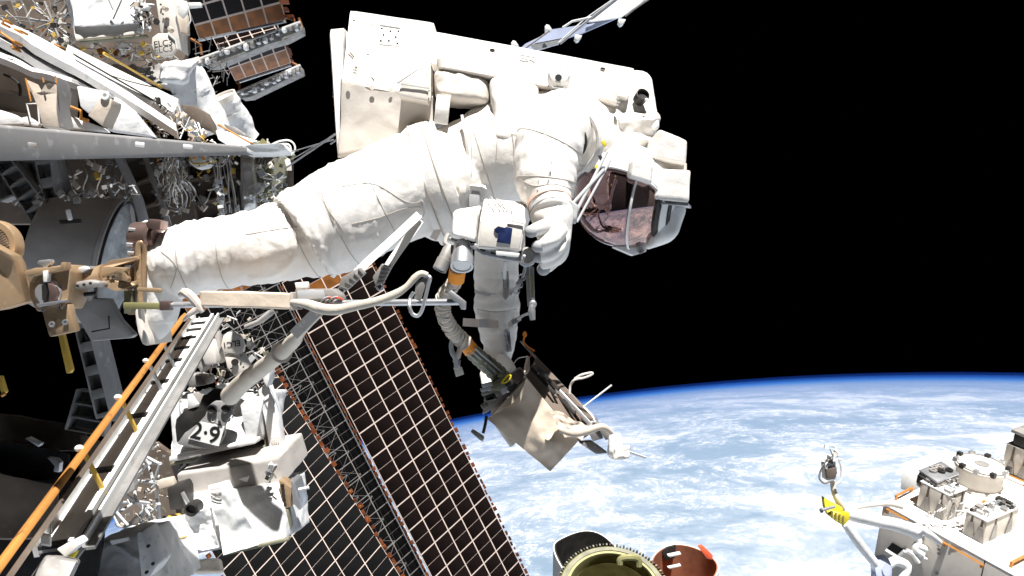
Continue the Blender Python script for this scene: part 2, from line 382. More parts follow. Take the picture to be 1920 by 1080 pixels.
def body_mesh():
    mb = MB()
    # near leg, bent at the knee, then the boot pressed flat against the foot plate
    leg = [(815, 335, 2.50, 100), (755, 355, 2.44, 97), (700, 380, 2.40, 95), (650, 403, 2.37, 95), (605, 428, 2.35, 90), (578, 442, 2.345, 88), (562, 450, 2.34, 72), (505, 463, 2.33, 67),
           (440, 470, 2.33, 63), (385, 480, 2.33, 65), (335, 492, 2.33, 64), (303, 497, 2.33, 52)]
    limb(mb, leg, 16, 72, legfold, 0)
    leg2 = [(820, 335, 2.80, 84), (700, 372, 2.76, 84), (610, 412, 2.72, 76), (545, 440, 2.70, 66), (450, 458, 2.69, 57), (380, 468, 2.68, 56), (310, 480, 2.67, 45)]
    limb(mb, leg2, 14, 60, pleats(13, .05, .3, .97), 5)
    for (d, k, dx, dy) in ((2.33, 1., 0, 0), (2.67, .9, 2, -16)):
        limb(mb, [(292 + dx, 438 + dy, d, 20 * k), (288 + dx, 452 + dy, d, 34 * k), (297 + dx, 490 + dy, d, 46 * k), (299 + dx, 530 + dy, d, 46 * k), (297 + dx, 570 + dy, d, 40 * k), (288 + dx, 610 + dy, d, 30 * k), (278 + dx, 636 + dy, d, 14 * k)], 12, 48, None, 0, 1.0)
    # hips, waist, chest: two overlapping tubes make the broad trunk
    for d, k in ((2.52, 1), (2.78, .92)):
        limb(mb, [(775, 352, d, 82 * k), (802, 348, d, 107 * k), (838, 338, d, 108 * k), (868, 318, d + .02, 88 * k), (905, 305, d, 92 * k), (960, 280, d, 98 * k), (1020, 262, d, 92 * k),
                  (1080, 258, d, 78 * k), (1130, 262, d + .02, 68 * k), (1165, 290, d + .03, 50 * k)], 12, 72, pleats(9, .02, .25, .8, .5), 2)
    # near arm: upper arm hangs forward and down, forearm to the glove
    limb(mb, [(1075, 222, 2.46, 44), (1058, 228, 2.38, 60), (1042, 245, 2.30, 66), (1030, 275, 2.25, 64), (1024, 305, 2.22, 60), (1023, 335, 2.20, 58), (1026, 360, 2.18, 52), (1031, 378, 2.16, 42), (1034, 396, 2.15, 40)], 16, 64, pleats(8, .030, .3, .95, .6), 9)
    limb(mb, [(1088, 205, 2.44, 34), (1106, 232, 2.40, 40), (1110, 268, 2.39, 42), (1104, 300, 2.42, 38), (1092, 325, 2.46, 30)], 12, 48, pleats(5, .04, .1, .9, .8), 4)
    # near glove: cuff, palm, then fingers
    limb(mb, [(1032, 388, 2.15, 39), (1035, 402, 2.14, 40), (1037, 425, 2.14, 36), (1039, 450, 2.14, 31), (1037, 472, 2.15, 28), (1030, 488, 2.15, 20)], 10, 48, None, 0, .7)
    for f in ([(1040, 418, 2.10, 15), (1022, 424, 2.07, 13.5), (1006, 430, 2.06, 12.5), (996, 434, 2.06, 11.5)],
              [(1052, 428, 2.10, 14), (1040, 445, 2.07, 13), (1024, 455, 2.06, 12.5), (1010, 462, 2.07, 11)],
              [(1052, 448, 2.12, 13), (1044, 466, 2.09, 12.5), (1028, 476, 2.08, 12), (1010, 481, 2.09, 11)],
              [(1048, 468, 2.14, 12), (1040, 482, 2.12, 11.5), (1028, 491, 2.11, 11), (1016, 496, 2.12, 10)],
              [(1055, 440, 2.17, 14), (1048, 468, 2.17, 13.5), (1035, 490, 2.16, 13), (1022, 502, 2.15, 12)]):
        limb(mb, f, 6, 24, None)
    # far arm reaching straight down to the equipment
    limb(mb, [(985, 300, 2.72, 60), (955, 370, 2.74, 52), (940, 430, 2.73, 45), (932, 480, 2.72, 41), (930, 520, 2.72, 41), (929, 543, 2.71, 38), (931, 560, 2.71, 42), (932, 585, 2.71, 42), (933, 606, 2.70, 37),
              (934, 625, 2.70, 35), (936, 645, 2.69, 30), (934, 665, 2.68, 25)], 14, 60, pleats(12, .035, .3, .97, .5), 3)
    limb(mb, [(935, 655, 2.68, 27), (930, 672, 2.67, 27), (922, 690, 2.64, 24), (915, 702, 2.62, 16)], 8, 36, None, 0, .7)
    for f in ([(935, 690, 2.63, 10), (948, 704, 2.58, 9), (956, 716, 2.54, 8), (950, 726, 2.50, 7)], [(926, 696, 2.62, 10), (936, 712, 2.57, 9), (942, 724, 2.53, 8), (936, 733, 2.49, 7)],
              [(916, 700, 2.62, 9.5), (924, 718, 2.57, 9), (928, 730, 2.53, 8), (922, 738, 2.49, 7)], [(908, 700, 2.62, 9), (910, 716, 2.58, 8), (914, 728, 2.54, 7.5), (912, 736, 2.50, 6.5)],
              [(940, 672, 2.64, 10), (955, 684, 2.60, 9), (962, 698, 2.56, 8)]):
        limb(mb, f, 6, 20, None)
    # neck collar
    limb(mb, [(1100, 262, 2.6, 78), (1145, 290, 2.58, 82), (1165, 318, 2.56, 84)], 8, 56, None)
    me = bpy.data.meshes.new('raw'); me.from_pydata(mb.v, [], mb.f)
    bm = bmesh.new(); bm.from_mesh(me); bmesh.ops.recalc_face_normals(bm, faces=bm.faces); bm.to_mesh(me); bm.free()
    ob = bpy.data.objects.new('raw', me); COL.objects.link(ob)
    md = ob.modifiers.new('r', 'REMESH'); md.mode = 'VOXEL'; md.voxel_size = .0055; md.use_smooth_shade = True
    sm = ob.modifiers.new('s', 'SMOOTH'); sm.factor = .5; sm.iterations = 2
    dg = bpy.context.evaluated_depsgraph_get(); out = bpy.data.meshes.new_from_object(ob.evaluated_get(dg)); bpy.data.objects.remove(ob)
    n = len(out.vertices); co = np.zeros(n * 3); no = np.zeros(n * 3); out.vertices.foreach_get('co', co); out.vertices.foreach_get('normal', no)
    co = co.reshape(-1, 3); no = no.reshape(-1, 3)
    for i in range(n):
        p = V(co[i]); a = 1.0
        q = V((p.x * .8, p.y, p.z * .8))
        lw = noise.noise(V((p.x * 9, p.y * 3, p.z * 3 + 5))); q2 = V((p.x * 2.2 + lw * .25, p.y * .9, p.z * .8))
        dsp = .004 * noise.noise(q * 14) + .009 * max(0, crease(q2, 6) - .45) + .003 * max(0, crease(q + V((3, 1, 2)), 9) - .5) - .006 * max(0, crease(q, 9) - .72)
        a = max(.30, min(1, (-.28 - p.x) * 6 + .3)) if p.z > -.1 else .3
        co[i] += no[i] * (dsp * a + .0012 * crease(q2 + V((7, 0, 0)), 22))
    co -= np.array(WL[PERS]); out.vertices.foreach_set('co', co.ravel())
    out.polygons.foreach_set('use_smooth', [True] * len(out.polygons)); out.materials.clear(); out.materials.append(SUIT); out.update()
    out.name = 'spacesuit'
    return out
SUITO = link('spacesuit', body_mesh(), PERS, None)
def ring(path_c, axis, r, th, w, m, name, parent, n=48, sc=None):
    return MB().lathe(path_c, axis, [(-w / 2, r), (-w / 2, r + th), (w / 2, r + th), (w / 2, r), (-w / 2, r)], n, cap=False).build(name, m, parent)
# seams round the thigh, shin and ankle, and along the leg
def around(x, y, d, r, tx, ty, m_=SEAM, w=.0012, parent=None, span=(0, 360), name='seam'):
    t = P(x + tx * 20, y + ty * 20, d) - P(x, y, d); t.normalize(); c0 = P(x, y, d); u = (V((0, 1, 0)) - t * t.y).normalized(); v = t.cross(u); R = r * d / F
    # follow the real cloth surface
    import mathutils
    pts = []
    for g in range(span[0], span[1] + 1, 6):
        e = u * math.cos(math.radians(g)) + v * math.sin(math.radians(g)); o_ = c0 + e * R * 1.6 - WL[PERS]
        hit, loc, nn_, ix = SUITO.ray_cast(o_, -e)
        if hit: pts.append(loc + WL[PERS] + nn_ * w * .3)
    if len(pts) > 3: MB().tube(pts, w, 6).build(name, m_, parent or SUITO)
bpy.context.view_layer.update()
for x, y, d, r, tx, ty in ((640, 408, 2.37, 96, .92, -.4), (574, 444, 2.345, 90, .9, -.35), (430, 471, 2.33, 66, 1, -.05), (360, 486, 2.33, 66, 1, -.15), (720, 370, 2.42, 98, .9, -.4), (905, 305, 2.52, 94, .95, -.3), (1024, 340, 2.2, 60, -.1, 1), (1030, 272, 2.27, 70, -.4, .9)):
    around(x, y, d, r, tx, ty)
def alongseam(pts, w=.0011, m_=SEAM, name='seam', deep=None):
    q = []
    for x, y in [(a, b) for a, b in crom(pts, 10)]:
        r_ = ray(x, y).normalized(); hit, loc, nn_, ix = SUITO.ray_cast(-WL[PERS], r_)
        if hit: q.append(loc + WL[PERS] + nn_ * w * .3)
    if len(q) > 3: MB().tube(q, w, 6).build(name, m_, SUITO)
for s_ in ([(640, 350), (700, 345), (760, 378), (790, 378)], [(660, 420), (710, 408), (755, 392), (788, 388)], [(590, 350), (620, 400), (650, 440)], [(880, 230), (884, 280), (884, 330)], [(968, 330), (1000, 348), (1040, 345), (1080, 358)],
           [(925, 205), (932, 250), (930, 300)], [(1000, 205), (985, 240), (975, 280)], [(300, 470), (330, 500), (320, 540)], [(460, 440), (520, 430), (560, 425)], [(895, 580), (930, 585), (968, 580)]): alongseam(s_)
# boot soles
for d, dx, dy, k in ((2.33, 0, 0, 1), (2.67, 2, -16, .9)):
    mb = MB(); prof = [(250, 548), (253, 590), (258, 622), (266, 645), (276, 649), (274, 630), (266, 600), (262, 560), (262, 500), (266, 440), (262, 430), (255, 445), (250, 500)]
    q = [P(276 + dx + (x - 276) * k, y + dy, d - .085 * k) for x, y in prof]; mb.plate(q, .17 * k, (0, 1, 0)); mb.build('boot_sole', SUITB, SUITO, bevel=.004)
# waist ring and flared brief band
ax = (P(880, 318, 2.6) - P(780, 352, 2.6)).normalized(); wc = P(822, 344, 2.50)
mb = MB(); pr = [(-.050, .165), (-.054, .186), (-.03, .197), (.0, .198), (.03, .195), (.05, .184), (.052, .150), (-.050, .150)]
mb.lathe(wc, ax, pr, 72, cap=False); o = mb.build('waist_ring', SUIT, PERS)
for t, r in ((-.030, .1975), (.014, .197)): MB().lathe(wc + ax * t, ax, [(-.002, r - .004), (-.002, r + .0016), (.002, r + .0016), (.002, r - .004), (-.002, r - .004)], 72, cap=False).build('seam', SEAM, o)
# straps on the trunk
def strap(pts, wpx, m, name, parent, th=.003, sub=None):
    """flat webbing along picture points (x,y,d), width in px seen from the camera"""
    c = crom(pts, 8); mb = MB(); L_ = []
    for i, q in enumerate(c):
        a = c[max(i - 1, 0)]; b = c[min(i + 1, len(c) - 1)]; t = V((b[0] - a[0], b[1] - a[1], 0)).normalized(); nx, ny = -t.y * wpx / 2, t.x * wpx / 2
        L_.append((P(q[0] + nx, q[1] + ny, q[2]), P(q[0] - nx, q[1] - ny, q[2])))
    mb.sheet(lambda u, v: L_[min(len(L_) - 1, round(u * (len(L_) - 1)))][round(v)], len(L_) - 1, 1, th, (0, 1, 0)); return mb.build(name, m, parent)
strap([(832, 178, 2.40), (829, 205, 2.39), (826, 232, 2.40)], 26, SUIT, 'strap', PERS, .008)
strap([(866, 215, 2.385), (874, 260, 2.365), (880, 320, 2.375)], 5, SUITB, 'seam', PERS)
# wrist rings, arm bearing
ring(P(1031, 383, 2.155), P(1034, 396, 2.14) - P(1028, 370, 2.17), .054, .008, .012, mat('salmon_ring', (.66, .46, .38), .6), 'wrist_ring', PERS)
ring(P(1033, 396, 2.15), P(1034, 396, 2.14) - P(1028, 370, 2.17), .055, .006, .010, RUB, 'wrist_ring', PERS)
c = crom([(1064, 213, 2.245), (1086, 232, 2.235), (1098, 258, 2.23), (1096, 280, 2.235), (1084, 296, 2.25)], 8)
MB().tube([px(q) for q in c], .0042, 8).build('arm_bearing_gap', DARK, PERS)
c = crom([(1075, 200, 2.30), (1108, 218, 2.28), (1124, 250, 2.27), (1122, 286, 2.28), (1100, 318, 2.33)], 8)
MB().tube([px(q) for q in c], [.012] * len(c), 10).build('shoulder_seam', SUIT, PERS)
for x, y, d in ((996, 434, 2.053), (1009, 462, 2.06), (1009, 481, 2.083), (1019, 505, 2.14)):
    MB().ball(P(x, y, d), 12.6 * d / F, 14, (1, .9, .95)).build('fingertip', RUB, PERS)
strap([(868, 604, 2.66), (900, 606, 2.635), (935, 608, 2.635), (968, 604, 2.66)], 15, STRAP, 'arm_strap', PERS, .004)
strap([(890, 546, 2.66), (915, 552, 2.64), (945, 553, 2.64), (970, 546, 2.66)], 6, RUB, 'arm_strap', PERS, .004)
MB().box(P(906, 606, 2.625), V((.012, 0, 0)), V((0, .004, 0)), V((0, 0, .014))).build('buckle', RUB, PERS, bevel=.002)
MB().box(P(953, 640, 2.64), V((.008, 0, .001)), V((0, .006, 0)), V((-.004, 0, .035))).build('wrist_mirror', mat('pale_mirror', (.7, .75, .9), .1, .8), PERS, bevel=.002)
# helmet
HC = P(1168, 372, 2.42); HR = 92 * 2.42 / F; fa = V((-.42, -.45, -.79)).normalized()
cone = math.radians(78)
def cap_prof(r, a0, a1, n=18): return [(r * math.cos(a0 + (a1 - a0) * i / n), r * math.sin(a0 + (a1 - a0) * i / n)) for i in range(n + 1)]
HEL = MB().lathe(HC, fa, cap_prof(HR * 1.10, math.radians(84), math.radians(179), 20) + [(HR * -1.0, .001)] + cap_prof(HR * 1.03, math.radians(178), math.radians(82), 12), 56, cap=False).build('helmet', WHT, PERS)
MB().lathe(HC, fa, cap_prof(HR, math.radians(.5), math.radians(100), 30), 72, cap=True).build('gold_visor', VIS, HEL)
MB().lathe(HC, fa, [(HR * t, r * HR) for t, r in ((.12, 1.0), (.15, 1.03), (.15, 1.08), (.08, 1.09), (.06, 1.03), (.12, 1.0))], 72, cap=False).build('visor_rim', WHT, HEL)
# side shield: pinkish shell over the right part of the visor with a pale edge
sa = V((.93, -.30, -.22)).normalized()
MB().lathe(HC, sa, cap_prof(HR * 1.035, math.radians(1), math.radians(70), 20), 64, cap=False).build('side_visor', VISP, HEL)
MB().lathe(HC, sa, [(HR * 1.035 * math.cos(g), HR * 1.035 * math.sin(g)) for g in (math.radians(69), math.radians(70.5))] + [(HR * 1.06 * math.cos(g), HR * 1.06 * math.sin(g)) for g in (math.radians(71), math.radians(68.5))], 72, cap=False).build('visor_edge', WHT, HEL)
for k, (g, wd, mm) in enumerate(((38, 3, DARK), (30, 5, WHT), (22, 3, DARK))):
    MB().lathe(HC, sa, [(HR * q * math.cos(math.radians(g + e)), HR * q * math.sin(math.radians(g + e))) for q, e in ((1.03, -wd), (1.08 + .02 * k, -wd), (1.08 + .02 * k, wd), (1.03, wd), (1.03, -wd))], 64, cap=False).build('helmet_ring', mm, HEL)
def hexpx(c, d0, d1, k=1.0):
    """front quad (BL, BR, TR, TL) in picture points with depths d0 (number or 4), back at d1"""
    d0 = d0 if hasattr(d0, '__len__') else [d0] * 4; d1 = d1 if hasattr(d1, '__len__') else [d1] * 4
    f = [P(*q, d) for q, d in zip(c, d0)]; b = [V((p.x * 1, d, p.z * 1)) for p, d in zip(f, d1)]
    return [f[0], f[1], b[1], b[0], f[3], f[2], b[2], b[3]]
MB().soft(hexpx([(1216, 468), (1272, 450), (1297, 380), (1238, 368)], 2.34, 2.5), 12, .55, .002, 9).build('side_shell', WHT, HEL)
LT = MB().soft(hexpx([(1226, 374), (1294, 380), (1297, 318), (1232, 314)], 2.28, 2.46), 10, .16, .002, 12, 1).build('lamp_housing', SUIT, HEL)
MB().plate([P(1228, 377, 2.29), P(1292, 382, 2.29), P(1296, 386, 2.44), P(1240, 380, 2.44)], .008, (0, 0, -1)).build('lamp_lens', ALU, LT, bevel=.002)
MB().soft(hexpx([(1222, 296), (1288, 308), (1291, 262), (1236, 240)], 2.30, 2.5), 10, .22, .003, 12, 2, .004).build('lamp_housing', SUIT, HEL)
MB().soft(hexpx([(1222, 312), (1290, 322), (1290, 305), (1226, 294)], 2.34, 2.5), 8, .2, .002, 12, 3).build('lamp_hinge', SUITB, HEL)
MB().soft(hexpx([(1178, 330), (1224, 345), (1228, 305), (1182, 298)], 2.24, 2.40), 8, .3, .002, 12, 4).build('camera_pod', SUIT, HEL)
MB().plate([P(1150, 463, 2.40), P(1188, 479, 2.40), P(1212, 472, 2.40), P(1214, 455, 2.40), P(1160, 456, 2.40)], .05).build('helmet_foot', WHT, HEL, bevel=.003)
MB().lathe(P(1201, 470, 2.395), (0, -1, 0), [(0, .010), (.006, .010), (.006, .005), (.002, .005)], 16).build('foot_socket', RUB, HEL)
MB().soft(hexpx([(1128, 335), (1150, 350), (1160, 318), (1135, 308)], 2.34, 2.44), 6, .4, .002, 12).build('latch', WHT, HEL)
# white rod and hose running beside the helmet
for (a, b, r) in (((1138, 285, 2.22), (1074, 410, 2.14), .0045), ((1145, 300, 2.22), (1082, 416, 2.14), .0035), ((1132, 318, 2.2), (1062, 395, 2.14), .005)):
    MB().tube([px(a), px(b)], r, 8).build('cable', RUB, PERS)
for x, y, mm in ((1133, 268, YELLOW), (1120, 314, YELLOW), (1127, 295, DARK)): MB().bar(P(x - 3, y - 4, 2.215), P(x + 2, y + 6, 2.215), .010, .004).build('tag', mm, PERS, bevel=.001)
MB().soft(hexpx([(1066, 412), (1080, 418), (1086, 385), (1070, 375)], 2.13, 2.17), 6, .4, .004, 30).build('clip', RUB, PERS)
# ---- the life support backpack with the jet unit under it
BP = MB().soft([P(640, 154, 2.46), P(812, 188, 2.46), V((P(812, 188, 2.46).x, 3.0, P(812, 188, 2.46).z)), V((P(640, 154, 2.46).x, 3.0, P(640, 154, 2.46).z)),
                P(655, 18, 2.72), P(815, 41, 2.72), V((P(815, 41, 2.72).x, 3.05, P(815, 41, 2.72).z)), V((P(655, 18, 2.72).x, 3.05, P(655, 18, 2.72).z))], 14, .06, .0015, 6).build('backpack', SUIT, PERS)
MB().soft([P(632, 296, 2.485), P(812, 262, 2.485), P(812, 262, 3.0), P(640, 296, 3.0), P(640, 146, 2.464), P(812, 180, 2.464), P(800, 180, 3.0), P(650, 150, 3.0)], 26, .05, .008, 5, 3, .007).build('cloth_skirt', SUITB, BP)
MB().soft([P(632, 292, 2.51), P(644, 292, 2.50), P(655, 290, 2.95), P(636, 290, 2.95), P(616, 55, 2.60), P(646, 52, 2.60), P(655, 60, 2.95), P(630, 60, 2.95)], 10, .2, .002, 6, 5).build('side_panel', SUIT, BP)
fs = lambda x, y: onplane(x, y, P(640, 154, 2.455), (P(812, 188, 2.455) - P(640, 154, 2.455)).cross(P(655, 18, 2.715) - P(640, 154, 2.455)).normalized())
fn_ = (P(812, 188, 2.46) - P(640, 154, 2.46)).cross(P(655, 18, 2.72) - P(640, 154, 2.46)).normalized()
if fn_.y > 0: fn_ = -fn_
vp = MB().plate([fs(712, 50) + fn_ * .004, fs(750, 56) + fn_ * .004, fs(750, 88) + fn_ * .004, fs(711, 84) + fn_ * .004], .004).build('vent_panel', SUIT, BP, bevel=.001)
MB().bar(fs(712, 50) + fn_ * .006, fs(751, 56) + fn_ * .006, .004).build('seam', RUB, vp)
for x, y in ((716, 56), (732, 61), (747, 61), (719, 68), (742, 72), (714, 79), (729, 79), (745, 84)): MB().lathe(fs(x, y) + fn_ * .004, fn_, [(0, .0036), (.003, .0036)], 10).build('dot', BLACK, vp)
for a, b in (((652, 98), (662, 109)), ((656, 96), (664, 106)), ((661, 128), (669, 129)), ((661, 133), (669, 134)), ((662, 138), (670, 139)), ((696, 143), (702, 150)), ((745, 155), (802, 118))):
    MB().bar(fs(*a) + fn_ * .001, fs(*b) + fn_ * .001, .0025 if a[0] < 740 else .0035, .003).build('stitching', SEAM if a[0] < 740 else RUB, BP)
MB().soft(hexpx([(746, 178), (802, 190), (808, 158), (752, 150)], 2.40, 2.48), 10, .12, .0015, 20).build('hinged_box', SUITB, BP)
MB().bar(P(748, 157, 2.395), P(806, 166, 2.395), .003).build('seam', RUB, BP)
MB().bar(P(806, 118, 2.44), P(806, 186, 2.40), .006, .02).build('side_flange', SUITB, BP)
for x, y, r in ((653, 154, .007), (733, 163, .006), (698, 160, .008)): MB().lathe(P(x, y + 4, 2.459), (0, -1, 0), [(0, r), (.0015, r), (.0015, r * .6)], 12).build('fastener', SUITB, BP)
for y in (166, 174, 181): MB().box(P(626, y, 2.60), V((.003, 0, 0)), V((0, .006, 0)), V((0, 0, .002))).build('printing', RUB, BP)
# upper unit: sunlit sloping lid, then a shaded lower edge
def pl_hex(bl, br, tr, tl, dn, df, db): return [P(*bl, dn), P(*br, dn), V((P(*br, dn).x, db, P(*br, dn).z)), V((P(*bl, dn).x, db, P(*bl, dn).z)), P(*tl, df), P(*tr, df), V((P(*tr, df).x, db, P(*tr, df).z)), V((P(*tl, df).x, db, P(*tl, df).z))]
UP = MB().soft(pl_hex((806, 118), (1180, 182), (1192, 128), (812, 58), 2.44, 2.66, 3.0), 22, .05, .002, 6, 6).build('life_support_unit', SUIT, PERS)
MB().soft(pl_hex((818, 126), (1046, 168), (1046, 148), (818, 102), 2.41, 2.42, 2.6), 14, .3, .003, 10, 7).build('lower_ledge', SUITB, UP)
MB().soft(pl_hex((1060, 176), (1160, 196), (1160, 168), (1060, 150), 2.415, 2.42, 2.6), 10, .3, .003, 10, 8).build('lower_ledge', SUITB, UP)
MB().soft([P(1150, 245, 2.42), P(1240, 245, 2.46), P(1225, 240, 2.9), P(1150, 240, 2.9), P(1130, 134, 2.56), P(1222, 140, 2.60), P(1212, 134, 2.95), P(1130, 126, 2.95)], 18, .22, .005, 7, 9, .004).build('shoulder_hood', SUIT, UP)
MB().soft([P(1140, 285, 2.44), P(1225, 265, 2.48), P(1215, 262, 2.9), P(1140, 280, 2.9), P(1145, 208, 2.41), P(1243, 214, 2.46), P(1235, 205, 2.9), P(1140, 200, 2.9)], 20, .45, .012, 10, 10, .010).build('cloth_flap', SUIT, UP)
hn = V((.25, -.9, .35)).normalized()
MB().lathe(P(1205, 178, 2.470), hn, [(-.03, .020), (.003, .022), (.004, .019), (-.006, .017), (-.007, 0.001)], 24).build('dark_port', DARK, UP)
MB().ball(P(1212, 187, 2.435), .0055, 10).build('port_lamp', WHT, UP)
lp = P(806, 118, 2.44); ln = (P(1180, 182, 2.44) - lp).cross(P(812, 58, 2.66) - lp).normalized(); ln = -ln if ln.y > 0 else ln
def lid(x, y): return onplane(x, y, lp, ln) + ln * .002
for x, y in ((923, 95), (1130, 130)): MB().lathe(lid(x, y), ln, [(-.01, .0085), (.002, .0085), (.002, .006), (-.004, .006)], 14).build('hole', DARK, UP)
e1 = (lid(1030, 104) - lid(990, 97)).normalized(); e2 = (lid(994, 97) - lid(990, 118)).normalized()
text('printing', '16', lid(988, 109), -e2, e1, .078, RUB, UP, 0)
MB().soft(pl_hex((812, 180), (918, 192), (918, 140), (812, 122), 2.40, 2.42, 2.56), 20, .5, .006, 12, 11, .005).build('hose_cover', SUITB, UP)
MB().soft(pl_hex((925, 268), (990, 270), (1016, 150), (918, 142), 2.345, 2.40, 2.6), 22, .3, .010, 7, 12, .008).build('cloth_cover', SUIT, UP)
VL = MB().lathe(P(1047, 150, 2.40), (0, -1, .15), [(0, .034), (.035, .034), (.045, .028), (.05, .012), (.05, .001)], 28).build('valve', WHT, UP)
MB().lathe(P(1047, 146, 2.345), (0, -1, .15), [(0, .010), (.003, .010), (.003, .004)], 16).build('valve_knob', BLACK, VL)
MB().box(P(1043, 172, 2.37), V((.012, 0, 0)), V((0, .01, 0)), V((0, 0, .006))).build('valve_slot', BLACK, VL)
MB().tube([P(1030, 158, 2.345), P(1038, 165, 2.342), P(1056, 166, 2.342), P(1064, 158, 2.345)], .0018, 6).build('valve_wire', RUB, VL)
for x, y in ((1158, 186), (1160, 192), (1157, 197)): MB().box(P(x, y, 2.41), V((.004, 0, 0)), V((0, .006, 0)), V((0, 0, .0012))).build('printing', RUB, UP)
# chest pack pieces hanging under the trunk
MB().plate([P(862, 345, 2.36), P(905, 350, 2.36), P(913, 355, 2.36), P(910, 345, 2.4), P(890, 328, 2.4), P(862, 326, 2.4)], .05).build('chest_plate', SUIT, PERS, bevel=.002)
MB().box(P(868, 357, 2.35), V((.010, 0, 0)), V((0, .02, 0)), V((0, 0, .010))).build('chest_connector', SUITB, PERS, bevel=.002)
MB().box(P(890, 372, 2.40), V((.016, 0, 0)), V((0, .03, 0)), V((0, 0, .035))).build('chest_bracket', RUB, PERS, bevel=.002)
MB().tube([px(q) for q in crom([(780, 378, 2.32), (790, 376, 2.31), (795, 390, 2.31), (793, 404, 2.31), (783, 406, 2.31)], 6)], .004, 8).build('d_ring', ALU, PERS)
strap([(842, 400, 2.37), (826, 422, 2.37), (812, 448, 2.40)], 13, STRAP, 'strap', PERS, .004)
for x, y in ((1035, 300), (1030, 322), (1010, 338)): MB().bar(P(x, y, 2.105), P(x - 1, y + 8, 2.105), .003).build('stitching', SEAM, PERS)

# stitched edges, snaps and small printing on the backpack covers
for a, b in (((860, 72), (860, 104)), ((1090, 112), (1085, 148)), ((830, 66), (1170, 128)), ((870, 88), (905, 94)), ((1095, 126), (1160, 138))):
    MB().bar(lid(*a) + ln * .0005, lid(*b) + ln * .0005, .0016, .002).build('stitching', SEAM, UP)
for i in range(9): MB().bar(lid(1040 + i * 4.5, 122 + i * .8), lid(1042.4 + i * 4.5, 122.4 + i * .8), .006, .002).build('printing', RUB, UP) if i % 4 else None
for a, b in (((660, 40), (806, 62)), ((666, 130), (735, 143)), ((690, 30), (690, 60)), ((770, 70), (768, 140)), ((650, 60), (650, 140))):
    MB().bar(fs(*a) + fn_ * .0005, fs(*b) + fn_ * .0005, .0016, .002).build('stitching', SUITB, BP)
for x, y in ((664, 36), (802, 58), (668, 124), (800, 140), (760, 40), (690, 100), (780, 96)): MB().lathe(fs(x, y) + fn_ * .0005, fn_, [(0, .0045), (.002, .0045), (.002, .002)], 12).build('snap', SUITB, BP)
# ------------------------------------------------------------------ gear around the astronaut
def tubepx(pts, r, name, m, parent, n=10, sm=8):
    """r in photo px"""
    c = crom(pts, sm) if sm > 1 else pts
    rr = r if hasattr(r, '__len__') else [r] * len(c)
    if len(rr) != len(c): rr = [np.interp(i / (len(c) - 1), np.linspace(0, 1, len(rr)), rr) for i in range(len(c))]
    return MB().tube([px(q) for q in c], [a * q[2] / F for a, q in zip(rr, c)], n).build(name, m, parent)
def quad(name, m, parent, pts, th, bevel=0, away=(0, 1, 0), tag=None): return MB().plate([px(p) if len(p) == 3 else p for p in pts], th, away).build(name, m, parent, tag, bevel)
def dd(pts, d): return [(x, y, d) for x, y in pts]

# --- camera in a white thermal cover
CAMR = T('camera_housing', 'boxy white padded camera cover with a dark blue window, beside the near glove', 'camera', P(930, 470, 2.08))
hb = MB().soft([P(893, 466, 2.03), P(977, 472, 2.03), P(985, 468, 2.22), P(900, 462, 2.22), P(900, 410, 2.03), P(986, 418, 2.03), P(984, 376, 2.20), P(907, 370, 2.20)], 16, .12, .002, 12, 1, .001).build('body', SUIT, CAMR)
quad('front_panel', SUITB, hb, dd([(897, 462), (974, 468), (982, 421), (903, 414)], 2.0275), .006, .003)
quad('window', VIOLET, hb, dd([(931, 454), (957, 458), (961, 428), (950, 425), (946, 427), (934, 424), (926, 430), (929, 436), (935, 438)], 2.0225), .004, .0005)
quad('stitching', SEAM, hb, dd([(952, 414), (984, 421), (984, 419), (952, 412)], 2.022), .003)
MB().soft([P(846, 440, 2.05), P(893, 456, 2.05), P(893, 452, 2.2), P(850, 438, 2.2), P(848, 398, 2.08), P(900, 386, 2.06), P(905, 384, 2.2), P(856, 392, 2.2)], 14, .25, .003, 10, 2, .002).build('side_pad', SUIT, CAMR)
quad('mounting_tray', ALU, CAMR, dd([(880, 462), (885, 455), (978, 480), (982, 492), (950, 488), (905, 478)], 2.06), .06, .002)
for x, y in ((905, 469), (925, 475), (943, 479)): MB().box(P(x, y, 2.052), V((.007, 0, -.002)), V((0, .004, 0)), V((0, 0, .0025))).build('slot', DARK, CAMR)
quad('lower_bracket', WHT, CAMR, dd([(930, 470), (975, 475), (972, 482), (930, 478)], 2.03), .02, .001)
for i in range(5):
    a = i * 1.3; x, y = 915 + 9 * i + 3 * math.sin(a), 374 + 5 * i * .8
    tubepx([(x, y, 2.15), (x + 5, y - 5, 2.12), (x + 10, y + 2, 2.1), (x + 12, y + 9, 2.08)], 1.3, 'tie_cord', RUB, CAMR, 6, 4)
# lamps under the cover
LMP = T('twin_lamps', 'pair of short silver and dark lamp barrels under the padded camera cover', 'lamp', P(850, 490, 2.1))
def barrel(a, b, rp, mm, name, cap_m):
    A, B = px(a), px(b); d = B - A; r = rp * a[2] / F
    o = MB().lathe(A, d, [(0, r * .8), (d.length * .15, r), (d.length * .55, r), (d.length * .58, r * 1.12), (d.length, r * 1.12), (d.length, r * .9), (d.length * .9, r * .85)], 24).build(name, mm, LMP)
    MB().lathe(A + d * .93, d, [(0, r * .84), (.002, r * .84)], 20).build('lens', cap_m, o)
barrel((845, 462, 2.1), (824, 506, 2.08), 12, DALU, 'barrel', ALU)
barrel((868, 458, 2.1), (866, 500, 2.06), 19, ALU, 'barrel', WHT)
tubepx([(840, 440, 2.12), (835, 455, 2.1), (850, 468, 2.09), (862, 480, 2.08)], 5, 'bracket', DALU, LMP)
